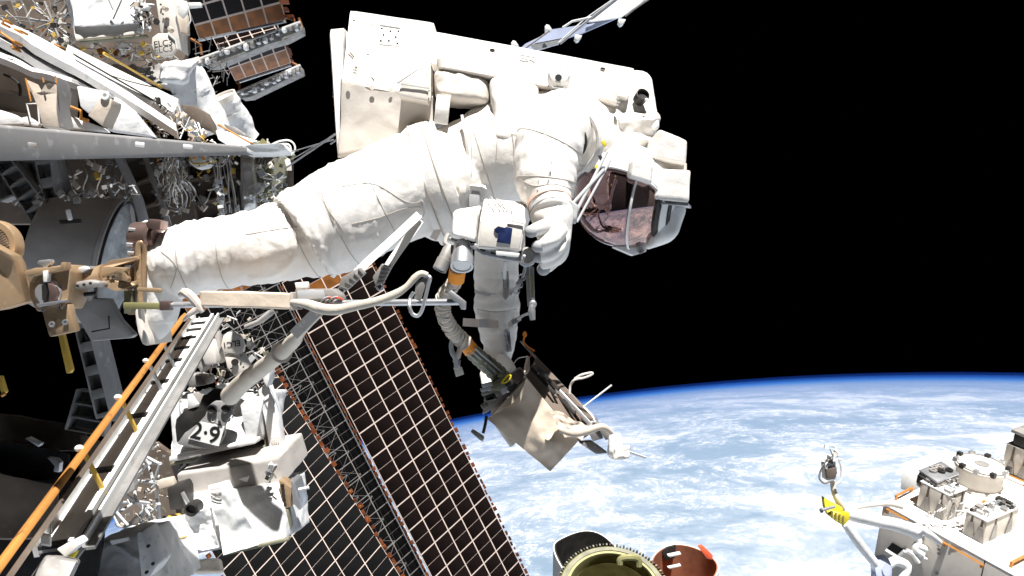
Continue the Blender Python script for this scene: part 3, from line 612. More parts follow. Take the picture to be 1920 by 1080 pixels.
tubepx([(843, 448, 2.1), (858, 452, 2.09), (872, 450, 2.09)], 4, 'cross_bar', ALU, LMP)
tubepx([(852, 500, 2.1), (853, 512, 2.1)], 5, 'stalk', DALU, LMP, sm=1)
# --- swing arm tool with handles
ARM = T('tool_arm', 'silver jointed swing arm with a clamp, hanging straight down beside the near glove', 'tool', P(996, 600, 2.1))
MB().lathe(P(988, 482, 2.10), (0, -1, 0), [(-.03, .026), (.01, .026), (.02, .018), (.03, .018), (.03, .001)], 24).build('clamp_joint', DALU, ARM)
quad('clamp_plate', ALU, ARM, dd([(978, 468), (996, 466), (1004, 478), (1000, 496), (984, 502), (972, 490)], 2.085), .02, .002)
MB().ball(P(983, 480, 2.055), .004, 10).build('rivet', WHT, ARM)
quad('upper_tube', DALU, ARM, dd([(985, 498), (992, 498), (996, 575), (989, 575)], 2.12), .012, .002)
quad('lower_tube', ALU, ARM, dd([(992, 500), (1001, 500), (1003, 565), (996, 565)], 2.10), .012, .002)
quad('scale_strip', OLIVEG, ARM, dd([(994, 514), (999, 514), (1001, 558), (996, 558)], 2.096), .003)
MB().lathe(P(999, 570, 2.1), (0, -1, 0), [(-.012, .010), (.012, .010), (.014, .006)], 18).build('knuckle', ALU, ARM)
tubepx([(998, 572, 2.09), (997, 584, 2.09), (999, 600, 2.09)], [5, 7, 5], 'foot', ALU, ARM)
tubepx([(1003, 489, 2.09), (1020, 478, 2.1), (1035, 470, 2.11)], 2, 'trigger', DALU, ARM)
tubepx([(985, 500, 2.1), (980, 520, 2.1), (970, 540, 2.12), (962, 552, 2.14)], 3, 'lanyard', RUB, ARM)
for i, (x, y) in enumerate(((968, 545), (974, 533), (979, 520))): MB().lathe(P(x, y, 2.1), (0, -1, .3), [(-.003, .008), (-.003, .010), (.003, .010), (.003, .008), (-.003, .008)], 16, cap=False).build('lanyard_ring', ALU, ARM)
HK = T('snap_hook', 'grey snap hook on a short strap hanging in front of the lower sleeve', 'hook', P(948, 562, 2.55))
tubepx([(948, 488, 2.2), (946, 505, 2.3), (946, 520, 2.5)], 4, 'strap', RUB, HK)
quad('hook_body', DALU, HK, dd([(940, 510), (953, 508), (955, 532), (954, 556), (948, 563), (942, 556), (943, 530)], 2.56), .012, .002)
quad('gate', ALU, HK, dd([(945, 518), (950, 518), (950, 540), (945, 540)], 2.555), .004)
TE = T('wrist_tether', 'small grey tether line clipped from the far wrist strap to the tool arm foot', 'tether', P(965, 610, 2.5))
tubepx([(962, 612, 2.62), (972, 598, 2.5), (984, 590, 2.3), (996, 588, 2.12)], [4, 3, 2.5, 3], 'cord', RUB, TE)
quad('clip', ALU, TE, dd([(958, 600), (974, 592), (978, 600), (962, 610)], 2.5), .008, .001)

# --- jointed tether arm with orange bands
BRT = T('jointed_tether_arm', 'flexible wrapped tether arm with two orange bands and a dark grip at its lower end', 'tether arm', P(880, 660, 2.3))
pth = crom([(856, 512, 2.14, 13), (852, 530, 2.16, 14), (838, 548, 2.18, 14), (830, 568, 2.2, 15), (833, 592, 2.22, 14), (845, 615, 2.25, 14), (862, 634, 2.28, 15), (877, 649, 2.3, 14)], 9)
mb = MB(); mb.tube([px(q) for q in pth], [q[3] * q[2] / F * (1 + .10 * math.sin(i * 2.1) + .06 * noise.noise(V((i * .7, 0, 0)))) for i, q in enumerate(pth)], 16); wrap = mb.build('wrapped_sleeve', CREAM, BRT)
for i in range(3, len(pth) - 2, 4):
    q = pth[i]; q2 = pth[i + 1]; ax_ = (px(q2) - px(q)); r = q[3] * q[2] / F
    MB().lathe(px(q), ax_ + V((.004 * math.sin(i * 3), .002, .004 * math.cos(i))), [(-.002, r * 1.0), (-.002, r * 1.12), (.003, r * 1.12), (.003, r * 1.0), (-.002, r)], 18, cap=False).build('wrap', SEAM if i % 8 == 3 else BEIGE, wrap)
for a, b in (((858, 506, 2.13), (855, 526, 2.15)), ((872, 643, 2.29), (882, 655, 2.31))):
    A, B = px(a), px(b); MB().lathe(A, B - A, [(0, .0225), ((B - A).length, .0225)], 20).build('orange_band', ORG, BRT)
gp = crom([(880, 653, 2.31, 14), (894, 667, 2.33, 15), (912, 682, 2.36, 16), (930, 698, 2.38, 17), (946, 712, 2.4, 15)], 6)
mb = MB(); mb.tube([px(q) for q in gp], [q[3] * q[2] / F * (1.06 if i % 3 else .92) for i, q in enumerate(gp)], 14); mb.build('grip', OLIVE, BRT)
for o_ in (-7, 0, 7): tubepx([(q[0] + o_, q[1] - o_ * .6, q[2] - .028) for q in gp[2:-2:3]], 2, 'grip_strap', RUB, BRT, 6, 2)
TH = T('hanging_tether', 'short knotted grey tether with a square tag hanging below the wrapped arm', 'tether', P(858, 705, 2.28))
tubepx([(850, 632, 2.27), (846, 645, 2.27), (848, 660, 2.27), (855, 672, 2.27), (856, 690, 2.27)], [4, 4, 5, 6, 4], 'loop', RUB, TH)
tubepx([(866, 640, 2.27), (862, 655, 2.27), (858, 668, 2.27), (852, 680, 2.27)], [5, 5, 6, 4], 'strap', STRAP, TH)
quad('tag', SUITB, TH, dd([(850, 690), (866, 688), (870, 702), (855, 707)], 2.27), .006, .001)
quad('clip', ALU, TH, dd([(851, 674), (864, 676), (862, 690), (852, 688)], 2.265), .008, .001)

# --- tether bar with beige sleeve, grey reel box, U handle
TB = T('tether_bar', 'long silver bar with a beige padded sleeve and a U handle, under the knees', 'tether bar', P(600, 590, 2.1))
A, B = P(300, 572, 2.2), P(866, 566, 2.02)
d_ = (B - A).normalized(); MB().tube([A, B], .0085, 14).build('bar', ALU, TB)
quad('end_plate', ALU, TB, dd([(838, 550), (846, 544), (874, 566), (873, 581), (864, 580), (860, 570), (848, 562)], 2.01), .014, .002)
MB().soft([P(374, 574, 2.09), P(546, 580, 2.06), P(546, 580, 2.17), P(374, 574, 2.19), P(374, 545, 2.09), P(546, 549, 2.06), P(546, 549, 2.16), P(374, 545, 2.18)], 22, .18, .0035, 9, 5, .003).build('padded_sleeve', BEIGE, TB)
tubepx([(380, 585, 2.1), (372, 572, 2.1), (362, 560, 2.1), (352, 551, 2.1), (345, 548, 2.11), (338, 552, 2.12)], [5, 8, 9, 9, 8, 5], 'sleeve_tie', STRAP, TB)
tubepx([(372, 578, 2.1), (355, 590, 2.1), (345, 600, 2.12)], [8, 5, 3], 'sleeve_tail', STRAP, TB)
quad('sleeve_end', SEAM, TB, dd([(543, 548), (549, 548), (549, 582), (543, 582)], 2.055), .1, .002)
bx = quad('reel_box', DALU, TB, dd([(553, 542), (622, 541), (636, 552), (640, 562), (556, 566)], 2.06), .07, .003)
quad('box_lid', RUB, bx, dd([(557, 545), (606, 544), (610, 560), (558, 562)], 2.056), .006, .001)
for i in range(6):
    x = 598 + i * 5; tubepx([(x, 574 - i, 2.04), (x + 9, 560 + 4 * math.sin(i * 2), 2.02), (x + 20, 556 + 3 * i % 9, 2.03)], 1.6, 'loose_wire', (RUB, DALU, REDP)[i % 3 if i != 4 else 0], TB, 6, 4)
quad('white_clip', WHT, TB, dd([(552, 530), (576, 528), (578, 540), (555, 542)], 2.1), .02, .002)
tubepx([(795, 517, 2.0), (806, 520, 1.99), (803, 535, 1.99), (797, 560, 1.99), (791, 582, 1.99), (783, 592, 1.99), (773, 588, 1.99), (768, 575, 1.99), (769, 560, 2.0), (776, 548, 2.0)], 3.6, 'u_handle', ALU, TB)
quad('handle_plate', DALU, TB, dd([(780, 530), (797, 518), (802, 522), (788, 565), (776, 560)], 2.0), .006, .001)
HS = T('beige_hose', 'beige padded hose snaking along the bar from the reel box to the U handle', 'hose', P(640, 590, 2.05))
c1 = [(546, 566, 2.06), (575, 570, 2.05), (600, 578, 2.03), (630, 581, 2.02), (665, 574, 2.01), (705, 565, 2.0), (740, 552, 2.0), (762, 538, 2.0), (778, 521, 2.0), (790, 513, 2.0), (802, 516, 2.0)]
tubepx(c1, [5, 9, 11, 10, 9, 8, 8, 6, 7, 6, 5], 'hose', CREAM, HS, 14)
HT = T('thick_tether_hose', 'thick cream sleeve running from the bar down to the white equipment box', 'hose', P(440, 740, 3.2))
c2 = [(600, 585, 2.08), (575, 610, 2.15), (560, 628, 2.2), (548, 642, 2.3), (520, 668, 2.5), (485, 695, 2.8), (455, 718, 3.1), (432, 742, 3.3)]
c2s = crom(c2, 8); mb = MB(); mb.tube([px(q) for q in c2s], [np.interp(i / (len(c2s) - 1), [0, .3, .36, 1], [8, 9, 13, 18]) * q[2] / F * (1 + .05 * noise.noise(V((i * .9, 3, 0)))) for i, q in enumerate(c2s)], 18); mb.build('sleeve', CREAM, HT)
strap([(598, 580, 2.06), (575, 603, 2.11), (550, 628, 2.17)], 20, DALU, 'end_fitting', HT, .01)
for i in (30, 36, 43, 50): MB().lathe(px(c2s[i]), px(c2s[i + 1]) - px(c2s[i]), [(-.002, .024 + i * .0003), (.002, .024 + i * .0003)], 16).build('stitch_ring', SEAM, HT) if i == 30 else None

# --- waist tether straps
for k, (pts, bk, lab) in enumerate((([(786, 402, 2.30), (740, 445, 2.22), (690, 490, 2.16), (668, 512, 2.14)], [(676, 500), (686, 512), (650, 545), (634, 540), (640, 520)], 'long waist tether strap ending in a ribbed buckle above the reel box'),
                                   ([(788, 412, 2.31), (765, 445, 2.28), (740, 480, 2.26), (722, 508, 2.24)], [(716, 494), (735, 500), (718, 532), (704, 536), (698, 520)], 'shorter white tether strap with a grey buckle over the solar array corner'))):
    st = T('waist_tether', lab, 'tether', px(pts[-1]), 'tethers hanging from the waist ring')
    strap(pts, 15, SUIT, 'webbing', st, .004)
    o = quad('buckle', DALU, st, dd(bk, pts[-1][2] - .01), .016, .003)
    (ax_, ay_), (bx_, by_) = bk[0], bk[-1]
    for i in range(5):
        t = i / 5 + .1; x0, y0 = bk[0][0] * (1 - t) + bk[4][0] * t, bk[0][1] * (1 - t) + bk[4][1] * t
        p, q = px((bk[0][0] * (1 - t) + bk[3][0] * t, bk[0][1] * (1 - t) + bk[3][1] * t, pts[-1][2] - .013)), px((bk[1][0] * (1 - t) + bk[2][0] * t, bk[1][1] * (1 - t) + bk[2][1] * t, pts[-1][2] - .013))
        MB().bar(p, q, .003, .003).build('rib', ALU, o)
    MB().tube([px((q[0], q[1], q[2])) for q in crom([(bk[3][0], bk[3][1], pts[-1][2]), (bk[3][0] + 8, bk[3][1] + 8, pts[-1][2]), (bk[3][0] + 16, bk[3][1] - 2, pts[-1][2])], 6)], .003, 8).build('ring', ALU, st)

# --- the carried equipment: beige cloth covered box with a dark slotted frame
EQ = T('equipment_unit', 'boxy unit in smooth beige cloth with a dark slotted frame, under the far glove', 'equipment', P(1030, 880, 2.3))
def eqf(u, v):
    a, b, c, d = (987, 708, 2.26), (912, 784, 2.32), (1032, 885, 2.22), (1084, 827, 2.18)
    q = [a[i] * (1 - u) * (1 - v) + d[i] * u * (1 - v) + c[i] * u * v + b[i] * (1 - u) * v for i in range(3)]
    sag = math.sin(math.pi * v) * (1 - u) ** 2; q[0] += 14 * sag; q[1] += 8 * sag
    p = P(*q); p.y += -.02 * math.sin(math.pi * u) * math.sin(math.pi * v) + .012 * fbm(p, 9) - .003 * max(0, crease(p, 8) - .5); return p
MB().sheet(eqf, 36, 36, .006, (0, 1, 0)).build('cloth_cover', BAGC, EQ)
quad('back_box', TAN, EQ, [(985, 712, 2.3), (918, 782, 2.36), (1030, 875, 2.26), (1076, 825, 2.22)], .16, .004)
quad('slotted_frame', BROWN, EQ, [(986, 706, 2.27), (1006, 668, 2.42), (1128, 800, 2.32), (1086, 828, 2.20)], .02, .003, (0, 1, -.2))
for (x0, y0, x1, y1, w_) in ((996, 690, 1040, 738, 6), (1004, 684, 1022, 702, 7), (1046, 742, 1078, 776, 6), (1030, 712, 1048, 730, 6), (1058, 738, 1100, 786, 6), (1084, 782, 1104, 804, 7)):
    MB().bar(P(x0, y0, 2.30), P(x1, y1, 2.25), w_ * 2.3 / F, .008).build('slot', DARK, EQ, bevel=.001)
for i in range(7): x, y = 1010 + i * 17, 700 + i * 18; MB().lathe(P(x, y, 2.285), (0, -1, 0), [(0, .004), (.004, .004)], 10).build('bolt', ALU, EQ)
quad('frame_rail', DALU, EQ, [(974, 640, 2.45), (979, 640, 2.45), (1150, 822, 2.3), (1143, 828, 2.3)], .02, .002)
quad('frame_rail', ALU, EQ, [(1000, 684, 2.34), (1004, 681, 2.34), (1128, 812, 2.22), (1122, 816, 2.22)], .012, .001)
quad('outer_lip', GREY, EQ, [(986, 652, 2.46), (995, 664, 2.46), (1126, 800, 2.34), (1120, 786, 2.34)], .02, .001)
tubepx([(985, 700, 2.26), (988, 690, 2.28), (990, 670, 2.32)], [3, 6, 3], 'cloth_fold', TAN, EQ)
def tear(u, v):
    a, b, c, d = (1030, 766, 2.17), (1048, 806, 2.16), (1092, 826, 2.15), (1104, 800, 2.18)
    q = [a[i] * (1 - u) * (1 - v) + d[i] * u * (1 - v) + c[i] * u * v + b[i] * (1 - u) * v for i in range(3)]; p = P(*q); p.y += .02 * fbm(p, 22); p.z += .006 * noise.noise(p * 50); return p
MB().sheet(tear, 24, 24, .005, (0, 1, 0)).build('torn_cloth', TAN, EQ)
tubepx([(1050, 806, 2.14), (1075, 812, 2.12), (1100, 808, 2.12), (1130, 800, 2.12), (1148, 812, 2.13)], [4, 8, 8, 6, 4], 'rolled_edge', TAN, EQ, 12)
quad('inner_fold', SUITB, EQ, dd([(1064, 800), (1088, 798), (1092, 806), (1066, 810)], 2.12), .01, .002)
for i in range(7):
    t = i / 6; tubepx([(1094 + 8 * i % 17, 762 + i * 7, 2.26), (1112 + i * 4, 782 + i * 5, 2.24), (1120 + i * 4, 806 + i * 3, 2.22)], 1.2, 'wire', (ALU, DARK)[i % 2], EQ, 6, 4)
for p in ([(1098, 800), (1120, 796), (1132, 822), (1112, 828)], [(1112, 790), (1134, 800), (1150, 818), (1136, 826)], [(1085, 830), (1110, 828), (1140, 850), (1118, 852)]): quad('broken_bracket', DALU, EQ, dd(p, 2.2 + random.random() * .05), .03, .003)
MB().soft([P(1138, 856, 2.18), P(1168, 862, 2.18), P(1172, 858, 2.3), P(1140, 852, 2.3), P(1142, 818, 2.18), P(1160, 812, 2.18), P(1165, 812, 2.3), P(1146, 816, 2.3)], 8, .4, .008, 20, 2, .006).build('white_bundle', WHT, EQ)
MB().soft([P(1148, 862, 2.16), P(1180, 860, 2.16), P(1182, 855, 2.25), P(1150, 858, 2.25), P(1152, 838, 2.16), P(1180, 834, 2.16), P(1182, 834, 2.25), P(1156, 838, 2.25)], 8, .4, .008, 22, 5, .006).build('white_bundle', SUITB, EQ)
tubepx([(1176, 846, 2.2), (1211, 858, 2.2)], 3, 'rod', ALU, EQ, sm=1)
tubepx([(1095, 762, 2.28), (1147, 722, 2.28)], 1.6, 'thin_rod', WHT, EQ, sm=1)
LP = tubepx([(1068, 738, 2.3), (1070, 722, 2.3), (1078, 712, 2.29), (1096, 708, 2.29), (1110, 702, 2.29), (1108, 699, 2.29), (1090, 703, 2.29), (1078, 710, 2.3)], 2.2, 'loop_handle', SUITB, EQ)
quad('side_wing', DALU, EQ, dd([(882, 810), (886, 806), (908, 820), (906, 828), (900, 826)], 2.3), .02, .002)
tubepx([(906, 812, 2.31), (910, 795, 2.31), (912, 780, 2.32)], 3, 'wing_strut', DARK, EQ)
tubepx([(934, 795, 2.36), (962, 834, 2.36)], 7, 'cylinder', SUITB, EQ, sm=1)
for i, p in enumerate(([(904, 778), (908, 744), (930, 722), (958, 720), (978, 706), (984, 712), (952, 752), (916, 772)], [(915, 728), (924, 714), (950, 706), (960, 720), (935, 734)], [(952, 706), (975, 690), (986, 700), (972, 722)])):
    quad('clamp_frame', (DALU, OLIVE, BROWN)[i], EQ, dd(p, 2.36 - i * .02), .05, .004)
for i in range(12):
    x, y = 905 + random.random() * 70, 700 + random.random() * 70
    if y > 790 - (x - 900): continue
    MB().box(P(x, y, 2.30), V((.006 + .01 * random.random(), 0, .004)), V((0, .01, 0)), V((-.003, 0, .004 + .006 * random.random()))).build('clamp_block', (DALU, OLIVE, RUB, DARK)[i % 4], EQ, bevel=.001)
tubepx([(940, 718, 2.28), (950, 716, 2.28), (958, 706, 2.28), (952, 704, 2.28), (940, 718, 2.28)], 1.8, 'yellow_clip', YELLOW, EQ, 6)
tubepx([(1003, 658, 2.4), (990, 650, 2.4), (982, 640, 2.4), (985, 628, 2.4)], 1.6, 'orange_cord', ORG, EQ, 6)
MB().ball(P(984, 627, 2.4), .008, 10, (.8, .8, 1.2)).build('orange_bead', ORG, EQ)
MB().bar(P(994, 670, 2.38), P(999, 658, 2.38), .003).build('red_pin', REDP, EQ)
tubepx([(962, 684, 2.45), (972, 672, 2.44), (990, 668, 2.42)], 1, 'thin_cord', ALU, EQ, 5)

# --- gold foot restraint
FR = T('foot_restraint', 'gold anodised foot restraint clamp reaching from the left edge to the boots', 'foot restraint', P(110, 630, 2.3))
quad('large_bracket', GOLD, FR, [(-60, 430, 2.1), (-10, 462, 2.1), (20, 478, 2.12), (27, 490, 2.13), (48, 566, 2.16), (0, 580, 2.12), (-60, 590, 2.08)], .05, .004)
FD = MB().lathe(P(-18, 462, 2.18), (.05, -1, .05), [(-.03, .075), (.0, .075), (.008, .070), (.008, .055), (.004, .052), (.004, .001)], 48).build('ratchet_disc', GOLD, FR)
for i in range(40):
    a = i * math.pi / 20; c0 = P(-18, 462, 2.166); MB().bar(c0 + V((math.cos(a) * .026, 0, math.sin(a) * .026)), c0 + V((math.cos(a) * .05, 0, math.sin(a) * .05)), .0028, .006).build('tooth', BROWN, FD)
for y in (520, 532, 544, 556): MB().lathe(P(52, y - 6, 2.2), (1, 0, 0), [(-.008, .012), (.008, .012)], 12).build('chain_link', ALU, FR)
CL = quad('clamp_body', GOLD, FR, [(47, 517, 2.14), (52, 507, 2.14), (125, 495, 2.12), (132, 508, 2.12), (128, 560, 2.12), (118, 580, 2.12), (68, 584, 2.14), (56, 560, 2.14)], .1, .005)
quad('top_bracket', GOLD, FR, [(45, 518, 2.11), (46, 508, 2.11), (66, 502, 2.11), (112, 500, 2.10), (114, 492, 2.10), (122, 491, 2.10), (122, 506, 2.10), (64, 518, 2.11), (56, 530, 2.11)], .03, .004)
KN = MB().lathe(P(92, 548, 2.125), (0, -1, .1), [(-.01, .036), (.004, .036), (.008, .031), (.010, .030), (.010, .001)], 36).build('lock_knob', ALU, FR)
quad('knob_slot', DARK, KN, dd([(78, 535), (84, 530), (88, 548), (86, 565), (79, 562)], 2.10), .012)
quad('knob_face', BRONZE, KN, dd([(88, 530), (104, 538), (108, 548), (104, 562), (90, 568), (92, 548)], 2.105), .012, .002)
quad('lower_plate', GOLD, FR, [(76, 576, 2.13), (128, 570, 2.12), (132, 590, 2.12), (141, 621, 2.12), (92, 632, 2.13), (84, 606, 2.13)], .03, .004)
quad('lip', ALU, FR, dd([(68, 570), (118, 562), (119, 566), (70, 576)], 2.10), .03, .001)
for x, y, r in ((82, 581, .005), (113, 575, .005), (98, 608, .008), (123, 604, .008)):
    MB().lathe(P(x, y, 2.118), (0, -1, 0), [(0, r), (.004, r), (.004, r * .5), (.001, r * .45)], 14).build('bolt', ALU, FR)
LV = quad('release_lever', ALU, FR, [(68, 494, 2.13), (72, 488, 2.13), (94, 486, 2.13), (95, 492, 2.13), (88, 500, 2.13), (90, 520, 2.13), (82, 522, 2.13), (80, 500, 2.13)], .02, .002)
quad('lever_stem', WHT, FR, dd([(80, 508), (89, 507), (88, 528), (81, 529)], 2.10), .02, .001)
quad('yoke', ALU, FR, [(122, 505, 2.17), (160, 498, 2.18), (170, 503, 2.18), (150, 513, 2.17), (124, 516, 2.17)], .06, .003)
quad('yoke', DALU, FR, [(124, 532, 2.15), (168, 524, 2.16), (186, 528, 2.16), (188, 534, 2.16), (126, 545, 2.15)], .06, .003)
for x in (146, 158, 170): MB().lathe(P(x, 536 - (x - 146) * .2, 2.148), (0, -1, 0), [(0, .004), (.003, .004)], 10).build('hole', DARK, FR)
MB().tube([P(150, 526, 2.2), P(188, 518, 2.22), P(198, 516, 2.22)], [.022, .03, .032], 20).build('arm_cone', GOLD, FR)
tubepx([(128, 556, 2.2), (160, 552, 2.2), (180, 550, 2.21)], 4, 'dark_spring', DARK, FR)
HX = quad('hex_bracket', GOLD, FR, [(186, 520, 2.2), (190, 500, 2.2), (205, 488, 2.2), (256, 480, 2.22), (258, 486, 2.22), (212, 500, 2.2), (236, 502, 2.2), (238, 530, 2.22), (256, 526, 2.22), (256, 534, 2.22), (215, 546, 2.2), (190, 535, 2.2)], .06, .003)
quad('hex_face', BROWN, HX, dd([(192, 512), (205, 503), (234, 504), (236, 530), (214, 538), (196, 532)], 2.215), .02, .001)
for i in range(9): MB().lathe(P(199 + 4.5 * (i % 5), 511 + 8 * (i // 5) + i % 2 * 3, 2.205), (0, -1, 0), [(-.01, .0035), (.003, .0035)], 8).build('hole', GOLD if i % 2 else DARK, HX)
quad('guide_block', GOLD, HX, dd([(218, 503), (238, 501), (238, 507), (232, 509), (240, 522), (238, 528), (228, 526), (228, 512), (219, 511)], 2.19), .02, .001)
MB().tube([px(q) for q in crom([(264, 575, 2.24), (262, 545, 2.24), (260, 500, 2.24), (259, 470, 2.24), (261, 458, 2.24), (266, 455, 2.24), (270, 462, 2.245), (271, 480, 2.25), (269, 520, 2.25), (267, 545, 2.25)], 6)], .0085, 12).build('upright_bar', GOLD, FR)
quad('heel_plate', GOLD, FR, [(246, 420, 2.28), (254, 420, 2.28), (252, 470, 2.28), (250, 590, 2.28), (238, 590, 2.28), (240, 560, 2.28), (246, 470, 2.28)], .14, .003)
DR = MB().lathe(P(252, 444, 2.28), (1, -.15, .0), [(0, .038), (.004, .042), (.055, .042), (.06, .036), (.075, .036)], 40).build('bronze_drum', BRONZE, FR)
quad('drum_block', BRONZE, FR, [(272, 418, 2.22), (280, 410, 2.22), (302, 412, 2.22), (300, 430, 2.22), (276, 428, 2.22)], .05, .003)
for x, y in ((242, 430), (238, 458), (240, 474)): tubepx([(x, y, 2.24), (x + 12, y + 1, 2.24)], 3.5, 'bolt', ALU, FR, sm=1)
MB().bar(P(234, 573, 2.2), P(306, 574, 2.18), .018, .018).build('toe_bar', OLIVEG, FR, bevel=.003)
MB().bar(P(302, 573, 2.18), P(322, 573, 2.18), .026, .026).build('toe_bar_end', BRONZE, FR, bevel=.003)
tubepx([(322, 573, 2.18), (345, 573, 2.17)], 4, 'pin', ALU, FR, sm=1)
quad('toe_clip', GOLD, FR, dd([(256, 539), (296, 540), (300, 544), (296, 549), (256, 546)], 2.18), .02, .002)
quad('side_bracket', OLIVE, FR, dd([(232, 545), (246, 545), (246, 588), (232, 588)], 2.22), .04, .002)
# ------------------------------------------------------------------ solar array blankets
def affine(o, ex, ey, ez): return Matrix(((ex.x, ey.x, ez.x, o.x), (ex.y, ey.y, ez.y, o.y), (ex.z, ey.z, ez.z, o.z), (0, 0, 0, 1)))
def blanket(root, O, U, Vv, nu, nv, gap=.06, cells=CELL, back=GRID, u0=0., u1=1., v0=0., v1=1., skip=None, special=None, pair=True, name='blanket'):
    """O + u*U + v*Vv ; cell panels proud of a pale backing sheet"""
    n = U.cross(Vv).normalized(); n = -n if n.dot(O) > 0 else n
    a, b, c, d = [O + U * p + Vv * q for p, q in ((u0, v0), (u1, v0), (u1, v1), (u0, v1))]
    MB().plate([a, b, c, d], .03, -n).build(name, back, root)
    du, dv = (u1 - u0) / nu, (v1 - v0) / nv; k = 0
    eu, ev = U * du, Vv * dv
    g = gap * min(eu.length, ev.length); hh = .006 * min(eu.length, ev.length)
    made = {}
    for j in range(nv):
        for i in range(nu):
            if skip and skip(i, j): continue
            gu = g / eu.length; e_ = j % 2 == 0
            gv1 = g / ev.length * (1.0 if (e_ or not pair) else .3); gv2 = g / ev.length * (.3 if (e_ and pair) else 1.0)
            m_ = (special(i, j) if special else None) or cells; key = (e_, m_.name)
            if key not in made:
                mb = MB(); mb.box(ev * (gv1 - gv2) / 2 + n * hh * .5, eu * (.5 - gu), ev * (.5 - (gv1 + gv2) / 2), n * hh * .5)
                me = bpy.data.meshes.new('solar_panel'); me.from_pydata(mb.v, [], mb.f); me.materials.append(m_); made[key] = me
            o = O + U * (u0 + du * (i + .5)) + Vv * (v0 + dv * (j + .5))
            inst('solar_panel', made[key], root, Matrix.Translation(o)); k += 1
    return n
def edge_tabs(root, A, B, n, w, m, name='edge_tabs'):
    mb = MB(); d = (B - A) / n; side = d.cross(V((0, 1, 0))).normalized()
    for i in range(n):
        c = A + d * (i + .5 + random.uniform(-.15, .15)); s_ = .5 + .9 * random.random()
        mb.box(c + side * w * random.uniform(-.5, .5), d * random.uniform(.2, .42), side * w * s_, V((0, w * .6, 0)))
    o = mb.build(name, m, root); o['kind'] = 'stuff'; return o
a, b, c, d = pg((555, 582), (700.6, 502), (985, 1077), (870, 1200), 24)
U_, V_ = b - a, d - a
print('array depths', [round(q.y, 1) for q in (a, b, c, d)], U_.length, V_.length, U_.angle(V_))
SA = T('solar_array', 'long dark solar array blanket with copper edges, running from the knees to the bottom centre', 'solar array', c)
NR = 36
n_ = blanket(SA, a, U_, V_, 5, NR, .047, v0=-.08, v1=1.25, special=lambda i, j: CELLO if j in (1,) else None)
edge_tabs(SA, a + U_ * 1.02 + V_ * -.08, a + U_ * 1.02 + V_ * 1.25, 70, U_.length * .014, RED)
edge_tabs(SA, a + U_ * -.03 + V_ * -.08, a + U_ * -.03 + V_ * 1.25, 70, U_.length * .012, RED)
MB().bar(a + U_ * -.06 + V_ * -.08 + n_ * .03, a + U_ * -.06 + V_ * 1.25 + n_ * .03, U_.length * .008).build('guide_wire', ALU, SA)
SB = T('solar_array', 'darker solar array blanket behind a thin lattice mast, left of the longest blanket', 'solar array', a + U_ * -.5 + V_)
blanket(SB, a + n_ * -.08, U_, V_, 5, 58, .05, cells=CELLB, back=GRIDD, u0=-.92, u1=-.01, v0=-.18, v1=1.25, special=lambda i, j: CELLO if j in (1, 2) else None)
edge_tabs(SB, a + U_ * -.95 + V_ * -.1 + n_ * -.3, a + U_ * -.95 + V_ * 1.25 + n_ * -.3, 60, U_.length * .012, RED)
# lattice mast in front of it
MST = T('lattice_mast', 'thin wire lattice mast standing in front of the darker array blanket', 'mast', a + U_ * -.5 + V_ + n_)
w_ = U_.normalized() * U_.length * .16; m0 = a + U_ * -.52 + n_ * .4; nb = 22
def mp(i, k): return m0 + V_ * (-.15 + 1.4 * i / nb) + (w_ if k in (0, 1) else -w_) + n_ * (.0 if k in (0, 2) else w_.length * 1.6)
for i in range(nb):
    for k in range(4): rod('longeron', MST, mp(i, k), mp(i + 1, k), .007, DARK)
    for k, q in ((0, 2), (1, 3)):
        rod('batten', MST, mp(i, k), mp(i, q), .005, DGREY); rod('diagonal', MST, mp(i, k), mp(i + 1, q), .004, DALU if i % 3 == 0 else DGREY); rod('diagonal', MST, mp(i, q), mp(i + 1, k), .004, DGREY)
# nearer coarse blanket, lower left
a2, b2, c2, d2 = pg((300, 860), (560, 640), (840, 1090), (600, 1400), 17)
SC = T('solar_array', 'near solar array corner with wide cells below the white equipment boxes', 'solar array', c2)
U2, V2 = b2 - a2, d2 - a2
blanket(SC, a2, U2, V2, 6, 28, .035, cells=CELLB, u0=0, u1=.78, v0=0, v1=1.15)
edge_tabs(SC, a2 + U2 * -.02, a2 + U2 * -.02 + V2 * 1.1, 40, U2.length * .012, RED)
edge_tabs(SC, a2 + U2 * .79, a2 + U2 * .79 + V2 * 1.1, 40, U2.length * .012, RED)

